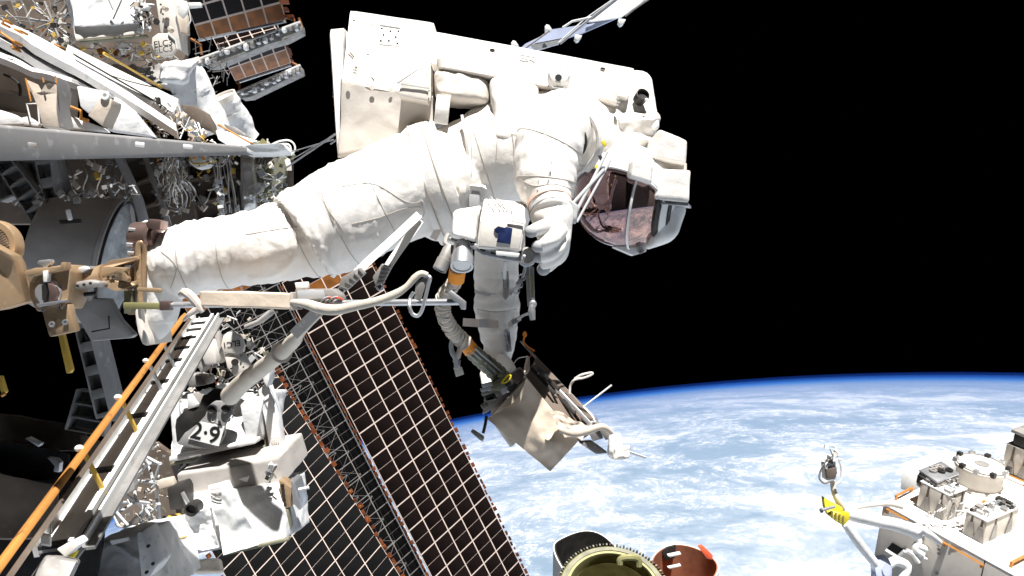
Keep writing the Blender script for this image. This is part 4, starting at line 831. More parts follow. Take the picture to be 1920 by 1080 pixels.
# ------------------------------------------------------------------ two array tips at the top left
def arraytip(lab, q, dep, nu, nv, boxq, grp, barline, hooks):
    A, B, C, D = pg(*q, dep)            # top-left, top-right, bottom-right, bottom-left
    r = T('array_tip', lab, 'solar array', D, grp)
    blanket(r, A, B - A, D - A, nu, nv, .06, special=lambda i, j: CELLO if j == nv - 1 else None, pair=False, v0=-.3)
    edge_tabs(r, B + (B - A) * .02, C + (B - A) * .03, 8, .12, RED)
    (x0, y0), (x1, y1) = barline; k = dep / F
    MB().bar(P(x0, y0, C.y - .4), P(x1, y1, C.y - .4), 3.4 * k, .1).build('tension_bar', ALU, r)
    qd = boxq; MB().plate([P(x, y, dep - .8) for x, y in qd], .5, (0, 1, 0)).build('canister_box', DALU, r, bevel=.02)
    (ax_, ay_), (bx_, by_) = qd[0], qd[1]
    for i in range(16):
        t = (i + .5) / 16; x = ax_ * (1 - t) + bx_ * t; y = ay_ * (1 - t) + by_ * t
        h = 4 + 6 * random.random()
        MB().box(P(x, y + h, dep - 1.0), V((3 * k, 0, 1 * k)), V((0, .12, 0)), V((0, 0, h * .5 * k))).build('latch', (ALU, WHT, DALU)[i % 3], r, bevel=.01)
    MB().bar(P(ax_, ay_ - 1, dep - .85), P(bx_, by_ - 1, dep - .85), 2.5 * k, .1).build('top_edge', WHT, r)
    for hk in hooks: MB().tube([P(x, y, dep - .5) for x, y in hk], 2.6 * k, 8).build('copper_arm', ORG if 0 else CELLO, r)
arraytip('upper array tip with a copper-coloured bottom row and a silver box below, top left', ((340, -20), (508, -70), (536, 38), (375, 78)), 26, 5, 4,
         [(372, 112), (563, 42), (566, 58), (536, 74), (500, 84), (450, 104), (400, 124), (384, 124)], 'array tips at the upper left', ((372, 76), (536, 40)),
         [[(358, 73), (376, 84), (378, 102)], [(538, 32), (552, 38), (553, 50)], [(560, 34), (567, 52)]])
arraytip('smaller lower array tip with a copper-coloured bottom row, left of the backpack', ((412, 96), (524, 56), (546, 118), (441, 152)), 30, 5, 3,
         [(444, 174), (563, 123), (566, 136), (520, 158), (470, 182), (452, 184)], 'array tips at the upper left', ((448, 154), (546, 122)),
         [[(444, 154), (449, 158), (449, 172)], [(548, 118), (560, 124)]])
LB = T('far_blanket', 'narrow dark blanket strip with pale grid seen between the tension bar and its silver box', 'solar array', P(470, 95, 29))
A, B, C, D = pg((398, 70), (508, 38), (526, 66), (412, 98), 29); blanket(LB, A, B - A, D - A, 5, 2, .05, pair=False)
# black wire masts next to them
BM = T('wire_mast', 'tangled dark wire mast between the white canisters and the copper tipped arrays', 'mast', P(400, 150, 24))
for i in range(46):
    x, y = 345 + 85 * random.random(), 82 + 98 * random.random(); a_ = random.random() * 6.28; l = 12 + 20 * random.random()
    rod('wire', BM, P(x, y, 24 + random.random()), P(x + l * math.cos(a_), y + l * math.sin(a_), 24 + random.random()), .014, (GRIDD, DARK, DALU)[i % 3])

# ------------------------------------------------------------------ radiator wing, top centre
RW = T('radiator_wing', 'pale blue and white folded radiator wing behind the top of the backpack', 'radiator', P(1060, 90, 30))
for pts, m_, dz in (([(972, 94), (985, 82), (1010, 70), (1030, 58), (1062, 52), (1100, 44), (1062, 72), (1040, 84), (1002, 96)], BLUEG, 0), ([(1035, 55), (1110, 44), (1156, 34), (1092, 62), (1060, 72), (1030, 80)], BLUEG, .3),
                    ([(1100, 40), (1112, 36), (1158, 0), (1220, -12), (1200, 6), (1165, 32), (1112, 40)], WHT, .1), ([(1002, 95), (1048, 82), (1052, 72), (995, 84)], ALU, -.3)):
    MB().plate([P(x, y, 30 + dz + (x - 970) * .006) for x, y in pts], .12, (0, 1, 0)).build('panel', m_, RW)
for pts, m_, r in (([(1050, 82), (1100, 40), (1160, -6)], ALU, 2.2), ([(1047, 80), (1096, 36), (1156, -6)], WHT, 1.2), ([(983, 92), (1030, 58)], DALU, 1.6), ([(1172, 30), (1190, 16), (1222, -6)], DALU, 2), ([(1055, 52), (1073, 40), (1112, 32)], WHT, 2), ([(1003, 82), (1060, 71)], DARK, .8)):
    MB().tube([P(x, y, 29.2) for x, y in pts], r * 30 / F, 6).build('boom', m_, RW)
for x, y, s_ in ((965, 82, -1), (1028, 52, -1), (1084, 70, 1), (1166, 40, 1)):
    MB().plate([P(x - 6, y + 6 * -s_, 29.5), P(x + 8, y + 4 * -s_, 29.5), P(x + 2, y + 5 * s_, 29.5), P(x - 3, y + 7 * s_, 29.5), P(x - 7, y + 2 * s_, 29.5)], .3, (0, 1, 0)).build('hinge', WHT, RW, bevel=.02)

def clutter(name, lab, cat, poly, dep, n, mats, seed, size=(4, 11), box=.4, group=None, dspread=.5):
    """small fittings, pipes and connectors scattered over a frame"""
    rnd = random.Random(seed); xs = [p[0] for p in poly]; ys = [p[1] for p in poly]; r_ = T(name, lab, cat, P(sum(xs) / len(xs), max(ys), dep), group)
    def inside(x, y):
        c = False; j = len(poly) - 1
        for i in range(len(poly)):
            if (poly[i][1] > y) != (poly[j][1] > y) and x < (poly[j][0] - poly[i][0]) * (y - poly[i][1]) / (poly[j][1] - poly[i][1]) + poly[i][0]: c = not c
            j = i
        return c
    k = 0
    while k < n:
        x, y = rnd.uniform(min(xs), max(xs)), rnd.uniform(min(ys), max(ys))
        if not inside(x, y): continue
        k += 1; m_ = mats[rnd.randrange(len(mats))]; d_ = dep + rnd.uniform(-dspread, dspread) * .5; s_ = rnd.uniform(*size); u = d_ / F
        t = rnd.random(); ang = rnd.uniform(0, 6.28)
        if t < box:
            c, s = math.cos(ang), math.sin(ang); a_ = s_ * .5 * u; b_ = s_ * rnd.uniform(.25, .5) * u
            inst('fitting', unit('cube', m_), r_, affine(P(x, y, d_), V((c, .2, s)) * a_ * 2, V((0, 1, 0)) * a_, V((-s, 0, c)) * b_ * 2))
        elif t < box + .4:
            rod('pipe', r_, P(x, y, d_), P(x + s_ * 1.8 * math.cos(ang), y + s_ * 1.8 * math.sin(ang), d_ + rnd.uniform(-.1, .1)), rnd.uniform(.6, 1.7) * u, m_)
        else:
            pts = [(x, y, d_)]
            for q in range(3): ang += rnd.uniform(-1.2, 1.2); pts.append((pts[-1][0] + s_ * .7 * math.cos(ang), pts[-1][1] + s_ * .7 * math.sin(ang), d_))
            tubepx(pts, rnd.uniform(.6, 1.4), 'cable', m_, r_, 6, 4)
    return r_
WB0 = T('bay_cables', 'thin cables hanging down the rear wall of the truss bay', 'cables', P(120, 384, 6.1))
# ------------------------------------------------------------------ left truss: the long beam and its frame
BE = MB().plate([P(-120, 222, 2.9), P(470, 274, 5.4), P(470, 287, 5.4), P(-120, 297, 2.9)], .10, (.3, 1, 0)).build('long_beam', GREY, None, ('smooth grey beam crossing the left side above the dark truss bay', 'beam'), bevel=.006)
for x, y, d_ in ((262, 270, 3.95), (352, 274, 4.5), (60, 272, 3.2)):
    MB().bar(P(x - 9, y, d_ - .02), P(x + 9, y + 2, d_), .022, .03).build('rub_mark', WHT if x > 60 else DALU, BE, bevel=.004)
quad('end_cover', WHT, BE, [(452, 272, 5.3), (500, 270, 5.3), (530, 268, 5.35), (540, 282, 5.4), (500, 286, 5.35), (452, 286, 5.3)], .2, .01)
def ribbeam(lab, a, b, w0, w1, n, flange=True, m1=DALU, m2=GREY, cat='truss beam', name='ribbed_beam', wall=.09):
    """milled beam: recessed web, two edge flanges and ribs; a, b are (x,y,d); widths in px"""
    r = T(name, lab, cat, px(b)); A, B = V((a[0], a[1], 0)), V((b[0], b[1], 0)); t = (B - A).normalized(); nn = V((-t.y, t.x, 0))
    def pt(u, s, off=0): q = A.lerp(B, u) + nn * s * (w0 * (1 - u) + w1 * u) / 2; return P(q.x, q.y, a[2] * (1 - u) + b[2] * u + off)
    MB().plate([pt(0, -1, wall), pt(1, -1, wall), pt(1, 1, wall), pt(0, 1, wall)], .02, (0, 1, 0)).build('web', BROWN if m1 == BROWN else m1, r)
    for s in (-1, 1):
        MB().plate([pt(0, s * .86), pt(1, s * .86), pt(1, s * 1.0), pt(0, s * 1.0)], wall * .97, (0, 1, 0)).build('flange', m2 if s < 0 else m1, r, bevel=.002)
    for i in range(n + 1):
        u = i / n; e = .018; MB().plate([pt(max(0, u - e), -.86), pt(min(1, u + e), -.86), pt(min(1, u + e), .86), pt(max(0, u - e), .86)], wall * .97, (0, 1, 0)).build('rib', m1, r, bevel=.002)
    return r, pt
ribbeam('ribbed grey truss post descending behind the gold clamp to the orange rail', (85, 296, 5.3), (204, 780, 5.6), 44, 50, 11, m1=DGREY)
# foot widening of the post
ribbeam('widening foot of the ribbed grey post, deep in the shadow', (172, 735, 5.7), (158, 812, 5.7), 60, 76, 3, m1=DGREY, name='flared_beam')
MB().plate([P(92, 296, 5.2), P(106, 296, 5.2), P(122, 372, 5.25), P(228, 790, 5.5), P(208, 790, 5.5), P(102, 372, 5.25)], .06, (0, 1, 0)).build('light_strut', GREY, None, ('pale flat strut running alongside the ribbed grey post', 'strut'), bevel=.004)
MB().plate([P(212, 292, 5.3), P(226, 292, 5.3), P(262, 372, 5.35), P(276, 425, 5.4), P(262, 425, 5.4), P(248, 372, 5.35)], .06, (0, 1, 0)).build('light_strut', GREY, None, ('short pale strut slanting down from the beam above the bronze drum', 'strut'), bevel=.004)
ribbeam('dark brown ribbed post just above the shin, left of the tangled wires', (246, 296, 5.7), (292, 430, 5.7), 44, 44, 3, m1=BROWN, m2=DGREY)
ribbeam('ribbed brown panel post above the shin, under the tangled wires', (370, 290, 6.1), (395, 420, 6.1), 52, 52, 3, m1=BROWN, m2=BROWN)
ribbeam('right hand ribbed brown post above the knee', (425, 288, 6.2), (440, 415, 6.2), 46, 46, 3, m1=BROWN, m2=DALU)
# diagonal gusset upper left
r, pt = ribbeam('triangular ribbed gusset plate at the left edge under the beam', (0, 296, 5.4), (80, 410, 5.4), 30, 46, 5, m1=DGREY, name='gusset')
ribbeam('upper ribbed gusset arm reaching to the left edge under the beam', (-10, 345, 5.5), (78, 318, 5.5), 70, 50, 3, m1=DGREY, name='gusset')
# back wall of the bay
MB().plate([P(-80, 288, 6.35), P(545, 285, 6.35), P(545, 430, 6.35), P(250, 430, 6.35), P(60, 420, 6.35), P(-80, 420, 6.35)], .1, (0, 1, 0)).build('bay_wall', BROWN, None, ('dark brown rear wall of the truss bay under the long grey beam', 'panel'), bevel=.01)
for i in range(11):
    x = 20 + i * 48; y = 300 + 5 * (i % 3)
    MB().plate([P(x, y, 6.4), P(x + 34, y + 2, 6.4), P(x + 36, y + 48 + 12 * (i % 2), 6.4), P(x + 2, y + 44, 6.4)], .12, (0, 1, 0)).build('wall_box', (BROWN, DARK, DALU)[i % 3], None, ('', '')) if 0 else None
# sheet added over the bay: runs back from the beam, seen edge on, and keeps the bay in shade
MB().hexa([P(-500, 236, 2.7), P(470, 278, 5.42), P(560, 284, 6.4), P(-420, 284, 6.4), P(-500, 232, 2.7), P(470, 275, 5.42), P(560, 281, 6.4), P(-420, 281, 6.4)]).build('bay_shade_sheet', BROWN, None, ('thin brown sheet added to shade the truss bay, edge on behind the grey beam', 'panel'))
# the drum
DM = T('grey_drum', 'grey drum with a crumpled grey cloth end, behind the gold clamp and boots', 'tank', P(180, 640, 4.2))
ax_ = V((.95, .22, -.18)).normalized(); cD = P(118, 478, 5.3)
MB().lathe(cD, ax_, [(-.12, .36), (0, .41), (.29, .435), (.30, .445), (.325, .445), (.337, .42)], 48, ref=(0, 0, 1)).build('shell', DRUM, DM)
mb = MB(); c0 = cD + ax_ * .337
def capf(u, v):
    g = v * 2 * math.pi; r = .415 * (1 - u); x_ = V((0, 0, 1)) - ax_ * ax_.z; x_.normalize(); y_ = ax_.cross(x_); p = c0 + (x_ * math.cos(g) + y_ * math.sin(g)) * r
    return p + ax_ * (.06 * math.sin(u * 1.4) + .03 * fbm(p, 5) * (u > .02) + .02 * max(0, crease(p, 5) - .4))
mb.sheet(capf, 14, 48, .004, -ax_); mb.build('cloth_end', CAP, DM)
MB().lathe(c0, ax_, [(-.006, .422), (-.006, .434), (.01, .434), (.01, .422), (-.006, .422)], 64, cap=False).build('edge_cord', DARK, DM)
quad('handle', WHT, DM, dd([(122, 394), (129, 392), (134, 411), (127, 413)], 4.78), .02, .003)
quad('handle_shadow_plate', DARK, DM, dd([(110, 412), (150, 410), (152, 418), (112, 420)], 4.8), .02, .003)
PN = quad('grey_cloth_panel', DRUM, None, [(122, 556, 5), (205, 560, 5), (226, 600, 5), (252, 628, 5), (245, 634, 5), (170, 640, 5), (128, 566, 5)], .06, .01, tag=('grey cloth covered panel with a black L-shaped seam, below the gold hex bracket', 'panel'))
tubepx([(204, 592, 4.96), (205, 616, 4.96), (172, 622, 4.96)], 1.6, 'seam', DARK, PN, 6, 1)
for k, (pts, lab) in enumerate((([(54, 446), (62, 447), (76, 500), (68, 502)], 'short yellow rail standing behind the gold clamp'), ([(107, 622), (116, 622), (134, 694), (130, 700), (124, 700)], 'yellow rail hanging below the gold lower plate'), ([(-6, 705), (0, 705), (9, 735), (3, 742)], 'yellow rail end at the left edge in the shadow'))):
    o = quad('yellow_rail', YEL, None, dd(pts, 5.0), .04, .004, tag=(lab, 'rail', 'yellow rails in the dark bay'))
rod('crossbar', o, P(3, 742, 5.0), P(10, 738, 5.0), .01, ORANGE)
BF = [DGREY, DALU, SUITB, BROWN, YEL, WHT, DGREY, TAN]
clutter('bay_fittings', 'brackets and fittings spread over the upper left of the dark truss bay', 'fittings', [(0, 300), (230, 300), (250, 340), (110, 350), (0, 400)], 6.0, 70, BF, 61, (6, 14), .55)
clutter('post_fittings', 'brackets and cables on the brown posts above the shin', 'fittings', [(262, 300), (450, 296), (450, 400), (300, 410)], 5.9, 90, BF, 62, (6, 15), .5)
clutter('drum_fittings', 'small fittings along the top of the grey drum', 'fittings', [(60, 360), (190, 356), (195, 372), (60, 382)], 4.9, 26, [DGREY, DARK, DALU, SHADE], 63, (5, 12), .5)
for i in range(9):
    x = 20 + i * 26; tubepx([(x, 300, 6.1), (x + 14, 330 + 6 * math.sin(i * 2), 6.0), (x + 6, 356, 6.1), (x + 22, 384, 6.1)], 1.3, 'bay_cable', (TAN, DGREY, DALU)[i % 3], WB0, 6, 5)
# black depths with faint shapes
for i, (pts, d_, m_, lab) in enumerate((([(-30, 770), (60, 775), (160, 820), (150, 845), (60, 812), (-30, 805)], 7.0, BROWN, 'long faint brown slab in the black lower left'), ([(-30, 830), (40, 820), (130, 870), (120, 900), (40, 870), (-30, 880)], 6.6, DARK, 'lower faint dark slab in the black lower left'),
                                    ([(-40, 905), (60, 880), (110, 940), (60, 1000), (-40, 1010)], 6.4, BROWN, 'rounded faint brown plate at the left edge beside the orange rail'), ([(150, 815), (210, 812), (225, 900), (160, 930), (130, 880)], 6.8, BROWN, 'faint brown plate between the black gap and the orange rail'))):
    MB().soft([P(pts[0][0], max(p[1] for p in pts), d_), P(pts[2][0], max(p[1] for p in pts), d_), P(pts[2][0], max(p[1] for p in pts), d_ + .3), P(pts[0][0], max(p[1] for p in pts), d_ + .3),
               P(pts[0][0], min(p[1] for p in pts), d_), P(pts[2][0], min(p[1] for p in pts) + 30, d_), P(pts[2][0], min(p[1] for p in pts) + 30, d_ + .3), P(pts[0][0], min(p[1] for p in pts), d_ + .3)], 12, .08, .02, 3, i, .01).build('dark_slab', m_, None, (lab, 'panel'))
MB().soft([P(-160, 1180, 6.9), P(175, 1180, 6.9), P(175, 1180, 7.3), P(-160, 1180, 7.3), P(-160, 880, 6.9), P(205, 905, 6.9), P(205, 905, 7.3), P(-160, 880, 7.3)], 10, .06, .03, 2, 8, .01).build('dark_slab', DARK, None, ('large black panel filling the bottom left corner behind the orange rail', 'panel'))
for pts, lab in (([(46, 822), (52, 820), (76, 832), (72, 838)], 'small pale metal piece shaped as a glint in the black lower left'), ([(88, 858), (104, 860), (112, 868), (110, 886), (100, 884), (102, 874)], 'crooked pale metal piece shaped as a glint beside it in the dark')):
    quad('glint_piece', ALU, None, dd(pts, 6.0), .05, .003, tag=(lab, 'bracket'))  # pale metal plates shaped to stand for two glints

# ------------------------------------------------------------------ white quilted shields above the beam
def lane(top, bot, d0, d1, lab, n=40, th=.06, m_=MLI):
    """shield between two picture polylines"""
    fx = lambda L_, x: np.interp(x, [p[0] for p in L_], [p[1] for p in L_]); x0, x1 = max(top[0][0], bot[0][0]), min(top[-1][0], bot[-1][0])
    def f(u, v):
        x = x0 + (x1 - x0) * u; y = fx(top, x) * (1 - v) + fx(bot, x) * v; e = 4 * v * (1 - v)
        p = P(x, y, d0 + (d1 - d0) * u - (v - .5) * .5 * 1.0 - .02 * e); p += V((0, 1, -.5)) * .012 * fbm(p, 6); return p
    return MB().sheet(f, n, 8, th, (0, .6, -.8)).build('quilted_shield', m_, None, (lab, 'shield', 'white quilted shields above the grey beam'))
L0 = [(-60, 5), (0, 38), (60, 62), (130, 100), (240, 172), (330, 232)]; L1 = [(-60, 25), (0, 50), (36, 66), (60, 86), (95, 104), (130, 122), (215, 172), (330, 246)]
L2 = [(-60, 44), (0, 73), (30, 90), (60, 110), (100, 132), (140, 152), (200, 180), (260, 222)]
def off(L_, d): return [(x, y + d) for x, y in L_]
lane(L0, off(L1, -1.5), 4.3, 5.4, 'topmost narrow quilted shield strip bordering the dark lattice')
lane(off(L1, 2.5), off(L2, -2), 4.25, 5.3, 'middle quilted shield strip between two black gaps')
lane(off(L2, 3.5), [(-60, 90), (0, 107), (30, 118), (60, 134), (90, 138), (130, 152), (200, 178), (262, 224)], 4.2, 4.9, 'lowest quilted shield strip tapering to the right', th=.04)
MB().sheet(lambda u, v: P(128 + (335 - 128) * u + (-8) * v, (84 + (186 - 84) * u) + v * (20 + 6 * u), 5.2 + 1.2 * u - .4 * v) + V((0, .02, 0)) * fbm(P(u * 200, v * 40, 5), 8), 40, 8, .1, (0, .6, -.8)).build('quilted_shield', WHT, None, ('straight white shield panel with a square right end, along the yellow handrail', 'shield', 'white quilted shields above the grey beam'))
for i, (A, B) in enumerate((((140, 102), (300, 194)), ((150, 96), (318, 184)))): pass
MB().bar(P(140, 103, 4.95), P(302, 196, 5.9), .008, .03).build('seam_gap', DARK, None, ('thin dark seam along the straight white shield panel', 'seam'))
MB().plate([P(-80, 20, 4.9), P(0, 40, 4.9), P(130, 100, 5.2), P(330, 228, 6.3), P(330, 240, 6.3), P(120, 136, 5.1), P(-80, 96, 4.9)], .05, (0, 1, 0)).build('under_plate', DARK, None, ('black backing plate showing through the gaps of the quilted shields', 'panel'))
# items under the shields
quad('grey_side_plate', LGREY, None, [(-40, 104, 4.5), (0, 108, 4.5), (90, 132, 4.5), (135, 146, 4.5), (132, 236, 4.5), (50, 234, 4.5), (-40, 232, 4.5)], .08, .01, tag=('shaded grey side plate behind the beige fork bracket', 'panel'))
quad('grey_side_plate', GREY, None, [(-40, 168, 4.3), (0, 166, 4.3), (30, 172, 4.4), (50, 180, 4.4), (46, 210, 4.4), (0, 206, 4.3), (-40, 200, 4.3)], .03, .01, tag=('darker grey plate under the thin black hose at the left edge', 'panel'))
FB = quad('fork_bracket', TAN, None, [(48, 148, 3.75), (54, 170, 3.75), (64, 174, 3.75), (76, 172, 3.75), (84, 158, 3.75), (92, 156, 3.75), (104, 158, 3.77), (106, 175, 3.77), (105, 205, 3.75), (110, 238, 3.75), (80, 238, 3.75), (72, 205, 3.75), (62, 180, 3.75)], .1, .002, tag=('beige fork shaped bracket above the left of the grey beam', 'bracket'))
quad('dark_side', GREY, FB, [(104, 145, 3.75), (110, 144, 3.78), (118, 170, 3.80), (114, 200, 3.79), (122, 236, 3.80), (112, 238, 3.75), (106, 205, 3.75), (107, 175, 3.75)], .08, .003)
for pts in ([(48, 147), (54, 172), (58, 190)], [(80, 146), (82, 154)], [(104, 142), (106, 156)]): tubepx([(x, y, 3.73) for x, y in pts], 1.6, 'copper_edge', ORANGE, FB, 8, 3)
TB2 = quad('trapezoid_bracket', TAN, None, dd([(190, 182), (210, 186), (208, 200), (196, 226), (192, 237), (164, 216)], 3.9), .1, .006, tag=('beige trapezoid bracket left of the pale cloth curtain', 'bracket'))
MB().lathe(P(198, 180, 3.9), (0, -1, .2), [(-.02, .02), (.01, .022), (.012, .012), (.0, .010)], 16).build('eyelet', WHT, TB2)
for k, (c4, lab, m_) in enumerate((([(143, 160), (205, 172), (168, 215), (150, 200)], 'small white cloth wedge between the two beige brackets', MLI), ([(214, 180), (246, 205), (288, 256), (200, 244), (203, 215)], 'pale streaked cloth curtain just above the grey beam', MLIC),
                                   ([(-20, 200), (20, 212), (55, 232), (-20, 236)], 'white cloth flap at the left edge touching the grey beam', MLI), ([(120, 212), (190, 238), (200, 246), (118, 240)], 'white cloth flap under the small yellow rail', MLI))):
    quad('cloth_flap', m_, None, [(x, y, 3.98 + .0012 * (x - 100) + .03 * k) for x, y in c4], .06, .008, tag=(lab, 'cloth'))
def handrail(pts, d_, lab, m_=YEL, r=2.4, cat='handrail'):
    d_ = d_ if hasattr(d_, '__len__') else [d_] * len(pts)
    h = T('handrail', lab, cat, P(*pts[-1], d_[-1]), 'orange and yellow handrails'); q = [P(*p, e) for p, e in zip(pts, d_)]
    MB().tube(q, r * d_[0] / F, 8).build('grip', m_, h)
    for i in (0, -1): MB().box(q[i] + V((0, .03, 0)), V((r * 1.25 * d_[i] / F, 0, 0)), V((0, .035, 0)), V((0, 0, r * 1.25 * d_[i] / F))).build('foot', m_, h, bevel=.004)
    return h
handrail([(195, 100), (296, 160)], [5.3, 6.2], 'long yellow handrail along the top edge of the straight white shield panel', YEL, 2)
handrail([(-20, 42), (0, 60), (26, 78)], [3.9, 4.0, 4.0], 'orange handrail lying on the shields at the left edge', ORANGE, 2.4)
handrail([(8, 38), (4, 44)], 4.1, 'stub of an orange handrail at the upper left edge', ORANGE, 1.8)
handrail([(28, 55), (38, 58)], 4.3, 'tiny amber handrail end on the topmost shield strip', ORANGE, 1.8)
handrail([(22, 86), (24, 90)], 4.0, 'small orange handrail stub on the black gap of the shields', ORANGE, 1.8)
handrail([(116, 193), (152, 208), (152, 222)], 4.1, 'angled orange handrail between the two beige brackets', ORANGE, 2.6)
handrail([(410, 234), (470, 268)], 6.4, 'thin orange handrail along the white sleeve right end of the beam', ORANGE, 1.6)
handrail([(104, 84), (112, 88)], 5.3, 'small orange handrail end beside the lattice', ORANGE, 1.8)
MB().tube([px(q) for q in crom([(8, 140, 4.2), (22, 146, 4.15), (34, 156, 4.1), (38, 168, 4.1), (37, 180, 4.1)], 6)], .007, 8).build('black_hose', DARK, None, ('thin black hose curving over the grey side plate', 'hose'))
SQ = T('square_loop', 'small white square loop handle left of the fork bracket', 'handle loop', P(65, 232, 3.95))
tubepx([(72, 194, 3.95), (50, 195, 3.95), (58, 228, 3.95), (74, 232, 3.95), (71, 196, 3.95)], 1.6, 'wire_loop', WHT, SQ, 8, 1)
quad('base', MLI, SQ, dd([(40, 220), (52, 218), (74, 232), (70, 238), (44, 234)], 3.97), .03, .004)

# ------------------------------------------------------------------ white canisters and pipe clutter right of the shields
def can(lab, a, b, ra, rb, dep, crumple=1):
    r_ = T('canister', lab, 'canister', P(*b, dep), 'white canisters right of the shields'); A, B = P(*a, dep), P(*b, dep + .3); d_ = B - A; k = dep / F
    mb = MB(); n = 26; m = 40; kk = 0
    prof = [(t / n, (ra + (rb - ra) * t / n) * k) for t in range(n + 1)]
    mb.lathe(A, d_, [(t * d_.length, r) for t, r in prof], m)
    for i, q in enumerate(mb.v): nrm = (q - A) - d_ * ((q - A).dot(d_) / d_.length_squared); mb.v[i] = q + nrm.normalized() * (.03 * crumple * fbm(q, 3.5) + .02 * crumple * max(0, crease(q, 4) - .4)) if nrm.length > 1e-4 else q
    mb.build('cloth_sleeve', MLI, r_)
    for t in (.0, .38): MB().lathe(A + d_ * t, d_, [(-.03, ra * k * 1.02), (-.03, ra * k * 1.1), (.04, ra * k * 1.1), (.04, ra * k * 1.02), (-.03, ra * k * 1.02)], 36, cap=False).build('band', WHT if t else SUITB, r_)
    return r_
can('larger crumpled white canister behind the dark curved plate', (338, 122), (395, 250), 34, 40, 9)
can('smaller white canister slanting down beside the black sky', (418, 184), (462, 262), 24, 26, 9.5)
MB().soft([P(300, 150, 8.6), P(345, 160, 8.6), P(345, 160, 9.2), P(300, 150, 9.2), P(306, 118, 8.6), P(372, 112, 8.6), P(372, 112, 9.2), P(306, 118, 9.2)], 16, .4, .09, 3, 3, .05).build('white_bundle', MLIC, None, ('loose crumpled white bundle on top of the larger canister', 'cloth bundle'))
def crescent(lab, pts, d_, m_): return quad('curved_plate', m_, None, dd(pts, d_), .12, .01, tag=(lab, 'plate', 'dark curved plates on the canisters'))
crescent('large dark crescent plate on the larger canister', [(338, 196), (365, 198), (385, 210), (397, 230), (402, 252), (392, 244), (372, 238), (352, 222)], 7.6, BROWN)
crescent('small dark crescent plate on the smaller canister', [(418, 232), (440, 238), (462, 252), (476, 264), (458, 262), (432, 250)], 8.0, DALU)
quad('white_sleeve', MLI, None, [(402, 244, 7.4), (412, 242, 7.4), (500, 268, 6.8), (520, 282, 6.8), (440, 278, 7.0), (408, 262, 7.3)], .2, .02, tag=('tapering white sleeve leading to the right end of the grey beam', 'cloth'))
CM = [WHT, ALU, MLI, DALU, SUITB, YEL, WHT, ALU, DARK, TAN]
clutter('pipe_cluster', 'dense cluster of white and gold pipe fittings just above the grey beam', 'pipework', [(262, 190), (300, 188), (345, 215), (395, 250), (405, 268), (285, 258), (250, 225)], 6.0, 150, CM, 1, (5, 13))
quad('dark_tube_box', DALU, None, [(250, 188, 6.0), (330, 214, 6.2), (318, 226, 6.2), (262, 212, 6.0)], .3, .03, tag=('dark grey box under the square end of the white shield panel', 'box'))
clutter('connector_cluster', 'cluster of pale green and white connectors at the right end of the grey beam', 'pipework', [(450, 285), (492, 262), (540, 275), (545, 300), (530, 380), (500, 395), (480, 400), (470, 330)], 5.7, 150, [WHT, ALU, MLI, OLIVE, SUITB, ALU, WHT, OLIVEG, DALU], 2, (5, 13), .45)
quad('connector_plate', OLIVE, None, dd([(480, 290), (530, 285), (540, 300), (524, 380), (500, 388), (482, 360)], 5.9), .06, .01, tag=('olive mounting plate behind the pale connectors', 'plate'))
MB().soft([P(455, 400, 5.6), P(482, 392, 5.6), P(485, 390, 6), P(455, 400, 6), P(450, 292, 5.6), P(476, 292, 5.6), P(478, 290, 6), P(450, 290, 6)], 20, .3, .02, 6, 2, .02).build('foil_bag', FOIL, None, ('crumpled silver foil bag hanging at the right end of the grey beam', 'bag'))
quad('dark_slit', DARK, None, dd([(437, 290), (450, 290), (458, 400), (450, 400)], 5.9), .05, .01, tag=('black narrow gap plate left of the silver foil bag', 'panel'))
for k, pts in enumerate(([(502, 276), (520, 266), (540, 263), (551, 270), (553, 282), (545, 292)], [(505, 283), (520, 273), (538, 270), (545, 277), (544, 288)])):
    MB().tube([px((x, y, 5.5)) for x, y in crom(pts, 6)], .006, 8).build('wire_loop', WHT, None, (('outer', 'inner')[k] + ' white wire loop above the pale connectors', 'wire', 'white wire loops above the pale connectors'))
SR = T('twin_struts', 'thin white struts reaching from the connectors to the back of the backpack', 'strut', P(535, 315, 5))
for a_, b_, r in (((628, 252, 3.4), (535, 316, 5.4), 2.2), ((622, 256, 3.4), (545, 300, 5.2), 1.2), ((632, 262, 3.2), (620, 270, 3.3), 1.5), ((548, 284, 5.2), (625, 262, 3.5), 1)): rod('rod', SR, px(a_), px(b_), r * a_[2] / F, ALU)
WT = T('wire_tangle', 'loose tangle of pale wires hanging in the bay above the shin', 'wires', P(340, 410, 5.2))
rw = random.Random(5)
for i in range(26):
    x, y = 300 + rw.random() * 45, 292 + rw.random() * 20; pts = [(x, y, 5.3)]
    for q in range(4): pts.append((pts[-1][0] + rw.uniform(-10, 16), pts[-1][1] + rw.uniform(8, 26), 5.3 + rw.uniform(-.2, .2)))
    tubepx(pts, .8 + .5 * rw.random(), 'wire', (SUITB, ALU, TAN, DALU)[i % 4], WT, 6, 5)
for i in range(12):
    x = 398 + i * 3.2; tubepx([(x, 286, 5.5), (x + 4 + 4 * math.sin(i), 320, 5.5), (x + 8 + 5 * math.cos(i * 2), 360, 5.5), (x + 14, 400, 5.5)], .8, 'wire', (ALU, SUITB, DALU)[i % 3], WT, 6, 5)
for x, y in ((330, 375), (326, 380)): MB().tube([P(x + 18 * math.cos(a_ / 10), y + 16 * math.sin(a_ / 10), 5.3) for a_ in range(0, 60, 4)], .004, 6).build('wire_coil', DALU, WT)
GB = quad('gold_edged_dish', WHT, None, dd([(354, 292), (392, 292), (396, 300), (386, 312), (368, 316), (354, 306)], 5.5), .1, .01, tag=('small white dish with a gold rim under the grey beam', 'dish'))
